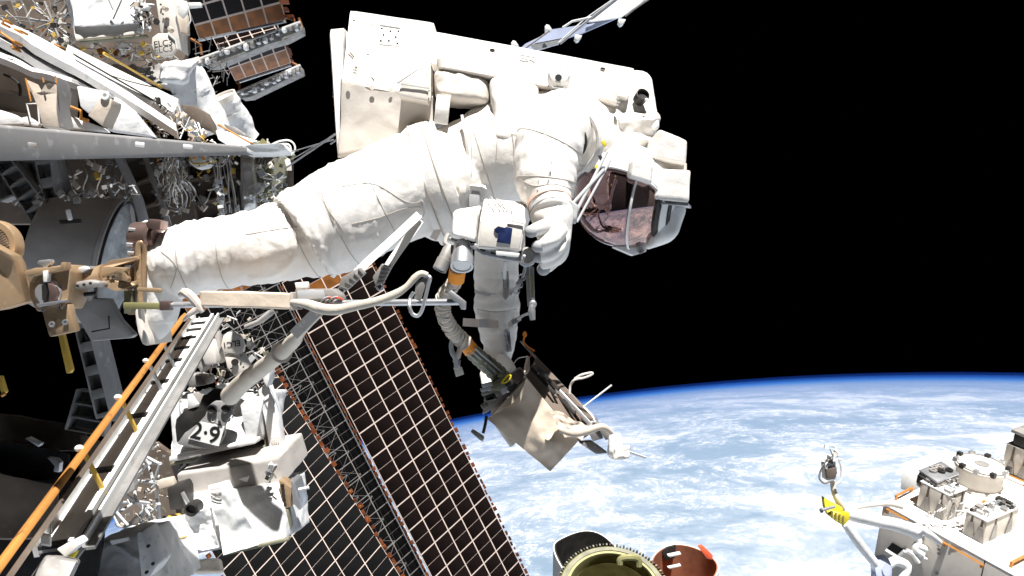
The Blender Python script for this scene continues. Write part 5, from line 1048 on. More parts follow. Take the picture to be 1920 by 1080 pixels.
tubepx([(356, 294, 5.45), (362, 306, 5.45), (384, 306, 5.45), (410, 300, 5.45)], 1.6, 'gold_rim', YEL, GB, 6, 3)
clutter('under_beam_fittings', 'row of small fittings tucked under the right half of the grey beam', 'pipework', [(285, 288), (450, 284), (450, 306), (290, 310)], 5.4, 60, [WHT, ALU, DALU, YEL, ORANGE, DARK], 8, (4, 9), .5)
clutter('clip_stack', 'white clips stacked on a grey bar above the knee', 'clips', [(398, 330), (412, 330), (425, 400), (410, 405)], 5.4, 26, [WHT, ALU, RUB], 12, (5, 10), .6)
clutter('upper_gusset_fittings', 'grey and dark odds and ends over the drum', 'pipework', [(180, 340), (255, 345), (258, 372), (190, 368)], 4.3, 26, [DALU, DARK, RUB, SHADE], 13, (5, 11), .5)

# ------------------------------------------------------------------ carrier platform with the ELC3 sign (top left)
EL = T('carrier_platform', 'far carrier platform lattice behind the quilted shields, top left', 'platform', P(200, 120, 12))
def pt12(x, y, d_=12.): return P(x, y, d_)
rr = random.Random(3); ctr = (99, 42)
for ang in range(0, 360, 30):
    rod('strut', EL, pt12(*ctr), pt12(ctr[0] + 42 * math.cos(math.radians(ang + 8)), ctr[1] + 42 * math.sin(math.radians(ang + 8))), .022, DALU)
for (a_, b_, r) in (((-10, 2), (170, -8), 5), ((36, -10), (66, 62), 6), ((20, 0), (44, 60), 3), ((90, -10), (112, 78), 3), ((0, 30), (60, 34), 2.5), ((140, 70), (330, 88), 3), ((60, 85), (180, 92), 3), ((150, 100), (250, 110), 3), ((180, 80), (230, 118), 2.5), ((230, 78), (190, 118), 2.5), ((240, 82), (280, 118), 2.5),
                    ((290, 80), (250, 115), 2.5), ((130, 78), (160, 100), 3), ((300, 84), (335, 112), 2.5), ((60, 0), (100, 42), 2), ((45, 40), (100, 42), 2), ((120, 0), (150, 80), 3), ((0, 10), (40, 45), 2.5), ((310, 105), (345, 120), 3), ((200, 120), (330, 108), 3)):
    rod('beam', EL, pt12(*a_, 12.2), pt12(*b_, 12.2), r * .5 * 12 / F, DALU, 'beam' if r > 2.5 else 'rod')
quad('back_panel', BROWN, EL, dd([(-60, -30), (350, -30), (352, 95), (320, 170), (180, 120), (60, 80), (-60, 50)], 12.9), .1)
quad('tray', DALU, EL, [(252, 132, 11.2), (300, 118, 11.2), (335, 128, 11.2), (320, 160, 11), (296, 158, 11)], .2, .02)
quad('bright_sheet', WHT, EL, dd([(218, 82), (245, 80), (242, 92), (222, 92)], 12.6), .05)
for p in ([(180, 92), (196, 88), (202, 100), (188, 108)], [(205, 90), (222, 92), (216, 106)], [(222, 106), (240, 100), (242, 104), (224, 110)], [(78, 54), (90, 52), (90, 66), (80, 68)]): quad('copper_patch', CELLO, EL, dd(p, 12.4), .05)
clutter('platform_fittings', 'small fittings scattered over the far carrier platform lattice', 'fittings', [(0, 0), (125, 0), (142, 74), (330, 84), (320, 150), (200, 110), (60, 70), (0, 40)], 11.9, 130, [DALU, OLIVE, SUITB, BROWN, ALU, DARK, YEL], 21, (4, 10), .45)
WB = T('cloth_covered_box', 'big white cloth covered box at the top edge, left of the ELC3 plate', 'equipment box', P(210, 75, 11))
MB().soft([P(142, 76, 11), P(268, 62, 11), P(268, 60, 12), P(150, 72, 12), P(122, -40, 11.3), P(262, -50, 11.3), P(262, -50, 12.3), P(122, -40, 12.3)], 26, .07, .05, 1.4, 4, .05).build('cloth_cover', SUITB, WB)
MB().soft([P(136, 52, 10.95), P(262, 44, 10.95), P(262, 44, 11.9), P(140, 52, 11.9), P(120, -46, 11.15), P(262, -56, 11.15), P(262, -56, 12.4), P(120, -46, 12.4)], 26, .07, .06, 1.4, 9, .06).build('cloth_hood', MLI, WB)
quad('base_frame', OLIVE, WB, dd([(144, 75), (275, 64), (276, 68), (150, 80)], 10.98), .08, .02)
for (a_, b_) in (((204, 0), (212, 18)), ((228, 0), (212, 36))): tubepx([(*a_, 10.85), (*b_, 10.85)], 1.6, 'tie_strap', DALU, WB, 6, 1)
clutter('side_fittings', 'vertical row of white fittings between the cloth covered box and the sign post', 'fittings', [(250, 0), (272, 0), (285, 30), (284, 55), (262, 60)], 10.9, 60, [WHT, MLI, DALU, ALU, TAN, DARK], 22, (4, 11), .5)
SP = T('sign_post', 'grey post carrying the ELC3 plate at the top left', 'sign', P(305, 105, 10.8))
quad('post', SUITB, SP, [(290, -12, 10.8), (322, -12, 10.8), (330, 30, 10.8), (338, 95, 10.8), (300, 60, 10.8)], .3, .02)
quad('octagon_plate', SUITB, SP, dd([(296, 62), (315, 62), (329, 74), (331, 90), (320, 105), (304, 106), (290, 100), (284, 84), (285, 70)], 10.6), .06, .01)
quad('plate_edge', WHT, SP, dd([(315, 60), (330, 72), (333, 92), (330, 90), (328, 76), (314, 63)], 10.58), .03)
text('lettering', 'ELC3', P(306, 82, 10.572), P(330, 78, 10.55) - P(286, 84, 10.55), V((0, 0, 1)), 16.5 * 10.55 / F, BLACK, SP)
for x, y, r in ((312, 17, 5), (322, 57, 5)): MB().lathe(P(x, y, 10.75), (0, -1, 0), [(0, r * 10.7 / F), (.06, r * 10.7 / F), (.08, r * .6 * 10.7 / F)], 18).build('boss', TAN, SP)
MB().lathe(P(294, 41, 10.75), (0, -1, 0), [(0, 6 * 10.7 / F), (.02, 6 * 10.7 / F)], 18).build('dark_hole', DARK, SP)
for x, y in ((302, 9), (306, 27), (312, 52)): MB().lathe(P(x, y, 10.78), (0, -1, 0), [(0, .012), (.02, .012)], 8).build('hole', DARK, SP)
quad('gusset', TAN, SP, dd([(322, 0), (334, 0), (350, 28), (352, 64), (330, 62), (322, 30)], 10.9), .1, .02)
quad('white_flag', WHT, SP, dd([(326, -4), (350, 2), (352, 20), (342, 34), (334, 26)], 10.7), .05, .01)
quad('white_bar', WHT, SP, dd([(352, 4), (376, 4), (377, 12), (354, 14)], 10.7), .06, .01)
tubepx([(353, 12, 10.7), (358, 38, 10.7), (352, 50, 10.7)], 1.2, 'thin_bar', WHT, SP, 6, 1)
# ------------------------------------------------------------------ long orange rail and the white track, lower left
OR = T('orange_rail', 'long orange rail running from the bottom left corner up to the toe bar', 'rail', P(0, 1085, 2.0))
ra = crom([(-30, 1100, 1.9), (50, 985, 2.2), (150, 850, 2.7), (250, 718, 3.4), (345, 592, 4.2)], 8)
A, B = px(ra[0]), px(ra[-1]); MB().bar(A, B, .034, .02).build('rail', ORANGE, OR, bevel=.004); MB().bar(A + V((.022, .02, -.02)), B + V((.022, .02, -.02)), .018, .012).build('rail_lip', BROWN, OR)
for t, s in ((.31, .018), (.50, .018), (.68, .016), (.80, .014)):
    p = A.lerp(B, t); MB().ball(p + V((-.012, -.005, .012)), s * .8, 12, (1, 1, .8)).build('rail_knob', ORANGE if t < .3 else WHT, OR)
    if t > .2: MB().bar(p, p + V((.05, .05, -.16)), .012, .012).build('rail_post', YEL if t < .6 else ALU, OR)
def prj(p): return (960 + p.x / p.y * F, 540 - p.z / p.y * F)
TR = T('equipment_track', 'long white and silver channel track beside the orange rail', 'track', P(100, 1040, 2.3))
TA, TBp = V(P(92, 1030, 2.35)), V(P(378, 596, 4.6)); td = TBp - TA; tn = td.normalized(); sx = V((.83, 0, -.55)); sx = (sx - tn * sx.dot(tn)).normalized(); up = sx.cross(tn).normalized(); up = -up if up.y > 0 else up; sx, up = sx * .80 + up * .60, up * .80 - sx * .60
def trk(name, s0, s1, o0, h, m_, parent=TR, t0=0., t1=1., bev=0):
    a_ = TA + td * t0 + sx * s0 + up * o0; b_ = TA + td * t0 + sx * s1 + up * o0; c_ = TA + td * t1 + sx * s1 + up * o0; d_ = TA + td * t1 + sx * s0 + up * o0
    return MB().plate([a_, b_, c_, d_], h, -up).build(name, m_, parent, None, bev)
trk('floor_strip', -.03, .055, 0, .01, LGREY); trk('edge_rail', -.045, -.03, .03, .05, WHT); trk('inner_rail', .055, .070, .02, .04, WHT)
trk('dark_strip', .070, .090, .0, .01, DARK); trk('outer_rail', .090, .098, .02, .03, WHT); trk('outer_strip', .098, .125, -.01, .01, DGREY)
for i, t in enumerate((.0, .20, .40, .56, .68, .76, .83, .89, .94)):
    trk('cover_segment', -.012, .05, .012, .006, ALU if i == 9 else WHT, TR, t + .012, min(1, t + (.2, .2, .16, .12, .08, .07, .06, .05, .05)[i] - .012), .001)
    trk('track_clip', -.03, .055, .012, .012, DARK, TR, t, t + .010)
TE2 = T('padded_end_box', 'white padded box at the foot of the track in the bottom left corner', 'box', P(85, 1090, 2.1))
MB().soft([P(48, 1100, 2.1), P(120, 1110, 2.1), P(120, 1110, 2.4), P(48, 1100, 2.4), P(86, 1040, 2.15), P(150, 1050, 2.15), P(150, 1050, 2.4), P(86, 1040, 2.4)], 12, .2, .006, 8, 1, .004).build('body', DALU, TE2)
MB().soft([P(76, 1022, 2.25), P(96, 1025, 2.25), P(96, 1025, 2.35), P(76, 1022, 2.35), P(78, 1000, 2.25), P(96, 1002, 2.25), P(96, 1002, 2.35), P(78, 1000, 2.35)], 8, .4, .004, 20, 2, .003).build('white_knob', WHT, TE2)
quad('white_step', WHT, TE2, dd([(105, 1030), (140, 1012), (150, 1022), (122, 1046)], 2.2), .05, .004)
tubepx([(78, 1000, 2.25), (84, 985, 2.25), (94, 984, 2.25), (96, 998, 2.25)], 1.5, 'wire_bail', ALU, TE2)
PO = T('olive_pole', 'slender olive and white pole with a yellow band crossing the foot of the track', 'pole', P(118, 1080, 2.5))
tubepx([(108, 1092, 2.5), (150, 1030, 2.6), (190, 985, 2.8), (226, 930, 3.1)], [9, 8, 6, 4], 'pole', DALU, PO, 10)
tubepx([(128, 1048, 2.49), (139, 1030, 2.51)], 9, 'yellow_band', YELLOW, PO, 12, 1)
tubepx([(180, 992, 2.68), (222, 934, 2.98)], 3.2, 'green_stripe', OLIVEG, PO, 8, 1)
quad('white_sheath', MLI, PO, [(142, 1014, 2.5), (160, 994, 2.5), (206, 948, 2.7), (222, 936, 2.9), (214, 950, 2.8), (176, 992, 2.6), (158, 1012, 2.5)], .04, .004)

# ------------------------------------------------------------------ white equipment boxes on the lower carrier (ELC1)
def par(front, depth_vec, name, m_, parent, n=16, rnd=.06, amp=.02, sc=1.6, cr=.02, seed=0):
    """cloth covered box: front quad world BL,BR,TR,TL and a depth vector"""
    f = [V(p) for p in front]; g = [p + V(depth_vec) for p in f]
    return MB().soft([f[0], f[1], g[1], g[0], f[3], f[2], g[2], g[3]], n, rnd, amp, sc, seed, cr).build(name, m_, parent)
def qd(pts, d_): return [P(x, y, d_) if not hasattr(d_, '__len__') else P(x, y, d_[i]) for i, (x, y) in enumerate(pts)]
B1 = T('equipment_box', 'white cloth covered equipment box carrying the dark 2-9 plate', 'equipment box', P(420, 860, 9))
par(qd([(316, 862), (478, 828), (494, 735), (330, 735)], [8.9, 8.9, 9.3, 9.3]), (0, 1, -.1), 'cloth_cover', MLIC, B1, 24, .05, .03, 1.6, .03, 3)
quad('cloth_edge', MLI, B1, [(316, 856, 8.85), (478, 822, 8.85), (480, 832, 8.85), (316, 868, 8.85)], .2, .02)
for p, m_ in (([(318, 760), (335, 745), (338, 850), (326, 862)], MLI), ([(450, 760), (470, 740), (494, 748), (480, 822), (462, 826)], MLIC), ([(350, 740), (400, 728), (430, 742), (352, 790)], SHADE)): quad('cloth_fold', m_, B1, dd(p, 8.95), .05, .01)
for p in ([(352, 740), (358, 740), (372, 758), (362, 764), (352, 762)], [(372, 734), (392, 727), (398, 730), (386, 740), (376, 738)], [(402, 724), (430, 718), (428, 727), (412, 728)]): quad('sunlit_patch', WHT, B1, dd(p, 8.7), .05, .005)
D29 = T('marker_plate', 'dark grey double-lobed plate printed 2-9, on the upper white equipment box', 'sign', P(390, 840, 8.6))
quad('upper_lobe', DARK, D29, dd([(328, 800), (330, 786), (345, 770), (372, 762), (380, 742), (400, 728), (418, 732), (436, 748), (438, 765), (420, 790), (380, 810), (345, 825), (331, 830)], 8.72), .12, .01)
quad('lower_lobe', GREY, D29, dd([(332, 832), (346, 812), (370, 795), (384, 780), (392, 760), (402, 752), (418, 752), (430, 762), (436, 775), (426, 788), (421, 800), (422, 812), (414, 830), (400, 840), (370, 842), (348, 838)], 8.60), .05, .01)
quad('white_label', WHT, D29, dd([(376, 791), (421, 800), (410, 837), (352, 822)], 8.575), .012)
rt = P(420, 812, 8.56) - P(362, 798, 8.56)
text('lettering', '2\u00b79', P(385, 813, 8.571), rt, V((0, 0, 1)), 44 * 8.56 / F, BLACK, D29)
text('lettering', 'U L', P(403, 789, 8.594), rt, V((0, 0, 1)), 11 * 8.56 / F, WHT, D29)
for x in (398, 424): MB().lathe(P(x, 767, 8.59), (0, -1, 0), [(-.02, 9 * 8.6 / F), (.02, 9 * 8.6 / F), (.03, 8 * 8.6 / F), (.01, 6 * 8.6 / F)], 20).build('dark_port', DARK, D29)
quad('key_lever', ALU, D29, dd([(406, 760), (410, 758), (413, 768), (416, 772), (408, 773), (406, 768)], 8.5), .03, .005)
B1b = quad('radiator_slab', MLI, None, [(482, 730, 9.2), (502, 722, 9.2), (518, 770, 9.2), (531, 858, 9.2), (524, 866, 9.2), (508, 862, 9.2), (496, 790, 9.2)], .2, .02, tag=('tall pale radiator panel with a speckled foot, right of the 2-9 box', 'radiator'))
for i in range(8):
    for j in range(4): MB().lathe(P(510 + j * 4 + i * .6, 822 + i * 4.5, 9.18), (0, -1, 0), [(0, .006), (.01, .006)], 6).build('rivet', SEAM, B1b)
quad('brown_strip', BROWN, B1b, dd([(478, 735), (484, 732), (497, 790), (508, 862), (502, 858), (490, 800)], 9.3), .1)
# struts filling the carrier between the two boxes
B2 = T('equipment_box', 'large lower white equipment box with a bright cloth flap down its middle', 'equipment box', P(450, 1040, 8.4))
par(qd([(330, 1046), (536, 1014), (528, 905), (340, 930)], [8.2, 8.2, 8.5, 8.5]), (0, 1, -.1), 'cloth_cover', MLIC, B2, 26, .05, .03, 1.5, .035, 5)
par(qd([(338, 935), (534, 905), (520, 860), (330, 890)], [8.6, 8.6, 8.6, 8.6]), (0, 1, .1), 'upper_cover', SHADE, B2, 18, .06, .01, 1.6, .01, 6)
def flp(u, v):
    L_ = [(392, 910), (396, 930), (400, 950), (410, 1000), (420, 1040)]; R_ = [(430, 900), (448, 930), (458, 955), (472, 990), (484, 1022)]
    i = v * 4; y0 = np.interp(i, range(5), [p[1] for p in L_]); x0 = np.interp(i, range(5), [p[0] for p in L_]); y1 = np.interp(i, range(5), [p[1] for p in R_]); x1 = np.interp(i, range(5), [p[0] for p in R_])
    p = P(x0 + (x1 - x0) * u, y0 + (y1 - y0) * u, 8.15 - .1 * v); p.y += .05 * fbm(p, 3) - .04 * max(0, crease(p, 2.5) - .4); return p
MB().sheet(flp, 18, 30, .04, (0, 1, 0)).build('bright_flap', WHT, B2)
def flp2(u, v): x0, y0 = 350 - 4 * v, 960 + 70 * v; x1, y1 = 392 + 14 * v, 955 + 75 * v; p = P(x0 + (x1 - x0) * u, y0 + (y1 - y0) * u, 8.12); p.y += .08 * fbm(p, 4) - .05 * max(0, crease(p, 4) - .4); return p
MB().sheet(flp2, 16, 24, .04, (0, 1, 0)).build('crumpled_flap', MLI, B2)
quad('white_triangle', WHT, B2, dd([(447, 898), (466, 893), (462, 904)], 8.5), .03)
for y in (918, 926, 934): MB().bar(P(395, y, 8.08), P(415, y - 3, 8.06), .008).build('stitching', SEAM, B2)
quad('bottom_rail', OLIVE, B2, [(420, 1036, 8.15), (540, 1010, 8.15), (541, 1015, 8.15), (421, 1042, 8.15)], .1, .01)
B3 = T('equipment_box', 'crumpled grey-white equipment box at the bottom edge beside the track', 'equipment box', P(220, 1090, 7))
par(qd([(150, 1100), (300, 1120), (268, 1000), (178, 1018)], [7, 7, 7.2, 7.2]), (0, 1, -.1), 'cloth_cover', MLIC, B3, 24, .05, .04, 1.8, .05, 8)
quad('slanted_side', MLI, B3, [(255, 998, 6.95), (266, 996, 6.95), (296, 1060, 6.95), (280, 1085, 6.95), (264, 1085, 6.95)], .3, .02)
for x, y in ((279, 1023), (288, 1056), (276, 1072)): MB().lathe(P(x, y, 6.93), (0, -1, 0), [(0, .015), (.02, .015)], 10).build('stud', DARK, B3)
quad('white_sheet', WHT, B3, dd([(206, 1014), (238, 1008), (240, 1014), (210, 1022)], 6.9), .03)
MB().soft([P(340, 1075, 8.3), P(420, 1075, 8.3), P(420, 1075, 9), P(340, 1075, 9), P(345, 1052, 8.3), P(412, 1046, 8.3), P(412, 1046, 9), P(345, 1052, 9)], 12, .4, .03, 4, 2, .02).build('copper_bundle', TAN, None, ('tan bundle under the lower white equipment box at the bottom edge', 'cloth bundle'))
# lattice platform behind the boxes
LT2 = T('lattice_platform', 'grey lattice platform between the track and the white equipment boxes', 'platform', P(260, 990, 9))
lr = random.Random(9); nodes = [(205, 945), (222, 962), (255, 940), (272, 955), (288, 905), (298, 946), (278, 868), (250, 900), (232, 925), (300, 985), (260, 985), (322, 1010), (310, 1040), (266, 1000), (240, 985), (345, 1000), (300, 870), (262, 850), (330, 1035), (222, 985)]
for i, p in enumerate(nodes):
    MB().ball(P(*p, 9.0), .025, 8).build('node', RUB, LT2)
    nn_ = sorted(range(len(nodes)), key=lambda j: (nodes[j][0] - p[0]) ** 2 + (nodes[j][1] - p[1]) ** 2)[1:6]
    for j in nn_:
        if j > i: rod('strut', LT2, P(*p, 9.0), P(*nodes[j], 9.0 + lr.uniform(-.1, .4)), .017, (RUB, LGREY)[j % 2])
for i in range(34):
    x, y = 335 + i * 4.6, 868 - i * .9 + lr.uniform(0, 14); a_ = lr.uniform(-1.2, 1.2); rod('strut', LT2, P(x, y, 9.3), P(x + 16 * math.cos(a_), y + 16 * math.sin(a_), 9.3), .014, (DALU, OLIVE, RUB)[i % 3])
quad('dark_tray', DARK, LT2, [(320, 872, 9.6), (508, 836, 9.6), (515, 866, 9.6), (330, 900, 9.6)], .1)
quad('olive_frame', OLIVE, LT2, [(318, 868, 9.25), (500, 834, 9.25), (502, 839, 9.25), (318, 874, 9.25)], .1, .01)
quad('back_tray', BROWN, LT2, dd([(225, 900), (290, 830), (330, 860), (345, 1010), (300, 985), (215, 985)], 9.8), .1)
quad('pale_gusset', SHADE, LT2, [(222, 915, 8.8), (240, 880, 8.8), (250, 890, 8.8), (252, 918, 8.8), (232, 930, 8.8)], .1, .01)
clutter('lattice_fittings', 'fittings and connectors scattered over the grey lattice platform', 'fittings', [(225, 985), (250, 880), (270, 800), (310, 850), (330, 1000), (345, 1045), (300, 1050), (240, 995)], 8.7, 110, [DALU, WHT, OLIVE, DARK, ALU, RUB, TAN], 31, (3, 8), .45)
clutter('upper_carrier_fittings', 'tangle of pipes and brackets around the ELC1 plate', 'pipework', [(350, 620), (395, 592), (470, 585), (480, 600), (430, 610), (500, 660), (520, 700), (490, 730), (330, 745), (310, 760), (345, 690)], 9.3, 190, [DALU, WHT, OLIVE, ALU, RUB, TAN, DARK, SUITB], 32, (5, 13), .5)
GP = T('tile_grid', 'small grid panel of pale blue tiles left of the crumpled flap', 'panel', P(330, 1012, 8.5))
A_, B_, C_, D_ = pg((314, 968), (336, 964), (348, 1008), (324, 1014), 8.5); U3, V3 = B_ - A_, D_ - A_
MB().plate([A_, B_, C_, D_], .05, (0, 1, 0)).build('backing', YEL, GP)
tmb = MB().box((0, 0, 0), U3 / 8 * .78, V3 / 14 * .8, V((0, .015, 0))); tme = bpy.data.meshes.new('tile'); tme.from_pydata(tmb.v, [], tmb.f); tme.materials.append(BLUEG)
for i in range(4):
    for j in range(7): o_ = A_ + U3 * ((i + .5) / 4) + V3 * ((j + .5) / 7) + V((0, -.01, 0)); inst('tile', tme, GP, Matrix.Translation(o_))
DV = T('dark_device', 'black boxy camera with a side lens, left of the lower white equipment box', 'camera', P(330, 960, 8.2))
quad('body', DARK, DV, [(312, 916, 8.2), (336, 908, 8.2), (342, 920, 8.2), (344, 955, 8.2), (318, 958, 8.2)], .3, .02)
MB().lathe(P(362, 953, 8.1), (0, -1, 0), [(-.1, .07), (.05, .07), (.06, .05), (.02, .045), (.02, .001)], 24).build('lens', DARK, DV)
quad('bracket', ALU, DV, dd([(338, 925), (342, 923), (356, 950), (350, 950)], 8.1), .05, .005)
quad('panel', TAN, DV, dd([(294, 902), (320, 896), (326, 910), (298, 918)], 8.4), .1, .01)
text('lettering', 'SP03', P(308, 884, 8.38), P(320, 882, 8.3) - P(296, 886, 8.3), V((0, 0, 1)), 9 * 8.4 / F, SUITB, DV) if 0 else None
clutter('lamp_row', 'bright little fittings on a dark bracket at the corner of the upper cover', 'fittings', [(496, 868), (508, 862), (512, 890), (500, 898)], 8.4, 16, [WHT, ALU, OLIVE], 33, (4, 8), .7)
SU = T('side_unit', 'gold and silver side unit with a short rod, right of the lower white box', 'equipment', P(545, 960, 8.4))
quad('gold_face', GOLD, SU, [(522, 900, 8.4), (534, 905, 8.4), (546, 915, 8.4), (548, 950, 8.4), (530, 955, 8.4)], .2, .01)
quad('silver_shell', ALU, SU, [(544, 900, 8.3), (552, 905, 8.3), (564, 945, 8.3), (562, 958, 8.3), (550, 945, 8.3)], .3, .01)
for i in range(5): quad('slot', DARK, SU, dd([(526 + i, 908 + i * 9), (532 + i, 908 + i * 9), (533 + i, 913 + i * 9), (527 + i, 913 + i * 9)], 8.39), .02)
tubepx([(560, 918, 8.3), (579, 914, 8.3)], 3, 'rod', WHT, SU, 8, 1)
quad('green_foot', OLIVE, SU, dd([(533, 955), (540, 955), (546, 990), (540, 996), (536, 992)], 8.4), .1, .01)
# ELC1 plate and small cabinet
EP = T('sign_plate', 'grey octagon plate printed ELC1 upside down, under the padded sleeve', 'sign', P(440, 700, 8.9))
quad('octagon', SUITB, EP, dd([(418, 630), (426, 623), (438, 622), (452, 632), (458, 648), (456, 660), (446, 664), (420, 662), (414, 648)], 8.9), .06, .01)
quad('lower_plate', SUITB, EP, dd([(420, 664), (458, 662), (468, 684), (462, 700), (440, 706), (426, 690)], 8.92), .06, .01)
MB().lathe(P(441, 679, 8.9), (0, -1, 0), [(0, 6.5 * 8.9 / F), (.02, 6.5 * 8.9 / F)], 20).build('hole', DARK, EP)
for x, y in ((452, 667), (457, 688), (434, 691)): MB().lathe(P(x, y, 8.9), (0, -1, 0), [(0, .01), (.02, .01)], 8).build('hole', DARK, EP)
text('lettering', 'ELC1', P(434, 645, 8.894), P(414, 648, 8.87) - P(452, 642, 8.87), V((0, 0, -1)), 15.5 * 8.9 / F, BLACK, EP)
CB = quad('cabinet', SUITB, None, dd([(372, 640), (398, 636), (404, 660), (406, 682), (384, 686), (376, 664)], 8.8), .3, .02, tag=('small grey cabinet left of the ELC1 plate', 'cabinet'))
quad('lid', SHADE, CB, dd([(362, 645), (372, 642), (384, 688), (376, 700), (366, 672)], 8.85), .2, .01)
quad('upright_divider', SHADE, None, dd([(400, 624), (408, 620), (414, 650), (410, 664), (404, 640)], 8.9), .1, .01, tag=('narrow grey upright panel between the cabinet and the ELC1 plate', 'panel'))
quad('curved_support', SHADE, None, [(455, 610, 9), (480, 600, 9), (505, 580, 9), (505, 590, 9), (485, 606, 9), (458, 618, 9)], .2, .02, tag=('pale curved arm over the dark array, under the padded sleeve', 'arm'))
quad('white_corner_bracket', WHT, None, dd([(495, 690), (506, 688), (505, 712), (500, 726), (494, 716)], 8.9), .2, .01, tag=('white corner bracket right of the cream sleeve over the dark array', 'bracket'))
quad('dark_block', DALU, None, dd([(350, 700), (385, 706), (388, 722), (352, 728)], 9), .3, .03, tag=('dark cylinder-like block above the 2-9 box', 'box'))

# ------------------------------------------------------------------ docking port, bottom centre
DK = T('docking_port', 'round olive toothed docking ring between two open canisters at the bottom edge', 'docking port', P(1150, 1130, 12))
k12 = 12 / F; an = V((.0, -.55, .84)).normalized(); dc = P(1150, 1108, 12); R0 = 105 * k12
MB().lathe(dc, an, [(-.5, R0 * .97), (0, R0 * .97), (.02, R0 * .94), (.02, R0 * .80), (-.04, R0 * .78), (-.18, R0 * .76), (-.2, .001)], 72).build('ring', OLIVEG, DK)
MB().lathe(dc + an * .025, an, [(0, R0 * .93), (.01, R0 * .93), (.01, R0 * .85), (0, R0 * .85), (0, R0 * .93)], 72, cap=False).build('ring_face', OLIVE, DK)
x_ = an.orthogonal().normalized(); y_ = an.cross(x_)
for i in range(96):
    g = i * 2 * math.pi / 96; e = x_ * math.cos(g) + y_ * math.sin(g)
    inst('tooth', unit('cube', OLIVE if i % 2 else DARK), DK, affine(dc + e * R0 * .985 + an * .01, e * .035, an.cross(e) * .022, an * .06))
MB().lathe(dc + an * -.17, an, [(0, R0 * .75), (.01, R0 * .75), (.03, R0 * .3), (.03, .001)], 64).build('hatch', DOLIVE, DK)
MB().lathe(dc + an * -.13, an, [(0, R0 * .13), (.05, R0 * .13), (.06, R0 * .09), (.06, .001)], 28).build('hatch_knob', OLIVEG, DK)
MB().tube([px(q) for q in crom([(1162, 1058, 11.9), (1164, 1048, 11.9), (1180, 1045, 11.9), (1196, 1048, 11.9), (1198, 1062, 11.9)], 8)], .05, 8).build('arch_bracket', OLIVEG, DK)
def opencan(lab, c, R, h, m_out, m_in, seed, va=.22):
    r_ = T('open_canister', lab, 'canister', c, 'open canisters beside the docking ring'); a_ = V((.0, -.18, .98)).normalized(); x_ = V((1, 0, 0)); y_ = a_.cross(x_).normalized(); n = 48; mb = MB(); mo = MB()
    def top(g): return h * (1 - va + va * math.cos(g * 1 - seed) + va * .27 * math.cos(3 * g + seed))
    for mm, r0, r1 in ((mb, R, R * .97), (mo, R * .965, R * .93)):
        for j in range(n):
            g = j * 2 * math.pi / n; e = x_ * math.cos(g) + y_ * math.sin(g)
            for rr_ in (r0, r1):
                mm.v.append(c + e * rr_); mm.v.append(c + e * rr_ * (1.0) + a_ * top(g))
        for j in range(n):
            q, s = j * 4, ((j + 1) % n) * 4
            mm.f += [(q, s, s + 1, q + 1), (q + 2, q + 3, s + 3, s + 2), (q + 1, s + 1, s + 3, q + 3), (q, q + 2, s + 2, s)]; mm.m += [0] * 4
    mb.build('shell', m_out, r_); mo.build('lining', m_in, r_)
    MB().lathe(c, a_, [(0, R * .93), (.02, R * .93)], 40).build('floor', m_in, r_); return r_
opencan('open canister with a black lining left of the docking ring', P(1108, 1130, 13.2), 72 * 13.2 / F, 112 * 13.2 / F, WHT, DARK, 2.4)
r_ = opencan('open canister with a rust brown lining right of the docking ring', P(1280, 1141, 12.6), 62 * 12.6 / F, 96 * 12.6 / F, WHT, RUST, 1.2, .07)
quad('red_edge', REDP, r_, dd([(1310, 1026), (1318, 1024), (1337, 1042), (1336, 1050), (1325, 1048)], 12.1), .1, .01)
for y in (1040, 1062): quad('white_shelf', WHT, r_, dd([(1252, y + 2), (1276, y - 3), (1278, y), (1256, y + 6)], 12.5), .1, .01)
quad('dark_liner', DARK, r_, dd([(1240, 1034), (1252, 1026), (1268, 1022), (1266, 1046), (1248, 1052)], 12.85), .05, .01)

# ------------------------------------------------------------------ white module, lower right
O_ = P(1655, 945, 15); NM = V((.03, -.28, .96)).normalized()
UU = V((.51, -.86, (-.03 * .51 - .28 * .86) / .96)).normalized(); VV = NM.cross(UU).normalized(); VV = -VV if VV.x < 0 else VV
MD = T('station_module', 'white station module with equipment boxes on its roof, lower right corner', 'module', P(1800, 1200, 14))
def mp_(u, v, h=0): return O_ + UU * u + VV * v + NM * h
def at(x, y, h=0): return onplane(x, y, O_ + NM * h, NM)
def uv(p): q = p - O_; return q.dot(UU), q.dot(VV)
def mbox(u0, u1, v0, v1, h0, h1, name, m_, parent, bev=.02, inset=0):
    i = inset; return MB().hexa([mp_(u0, v0, h0), mp_(u1, v0, h0), mp_(u1, v1, h0), mp_(u0, v1, h0), mp_(u0 + i, v0 + i, h1), mp_(u1 - i, v0 + i, h1), mp_(u1 - i, v1 - i, h1), mp_(u0 + i, v1 - i, h1)]).build(name, m_, parent, None, bev)
us, vs = uv(at(1740, 905)); u2, v2 = uv(at(1640, 948))
mbox(0, 5.5, 0, 5, -2.6, 0, 'body', SUITB, MD, .04)  # side shade is put into the beige body colour under the white roof
mbox(-.02, 5.5, -.02, 5, .003, .03, 'roof_sheet', WHT, MD, .01)
for k, (u, dv) in enumerate(((1.95, 0),)): mbox(u, u + .015, -.012, -.002, -2.6, 0, 'panel_gap', DARK, MD, 0)
for x, y in ((1760, 1022), (1760, 1030), (1760, 1038), (1756, 1075)): 
    p = onplane(x, y, O_ - VV * .01, VV); MB().lathe(p, -VV, [(0, .03), (.01, .03)], 10).build('vent_hole', SEAM, MD)
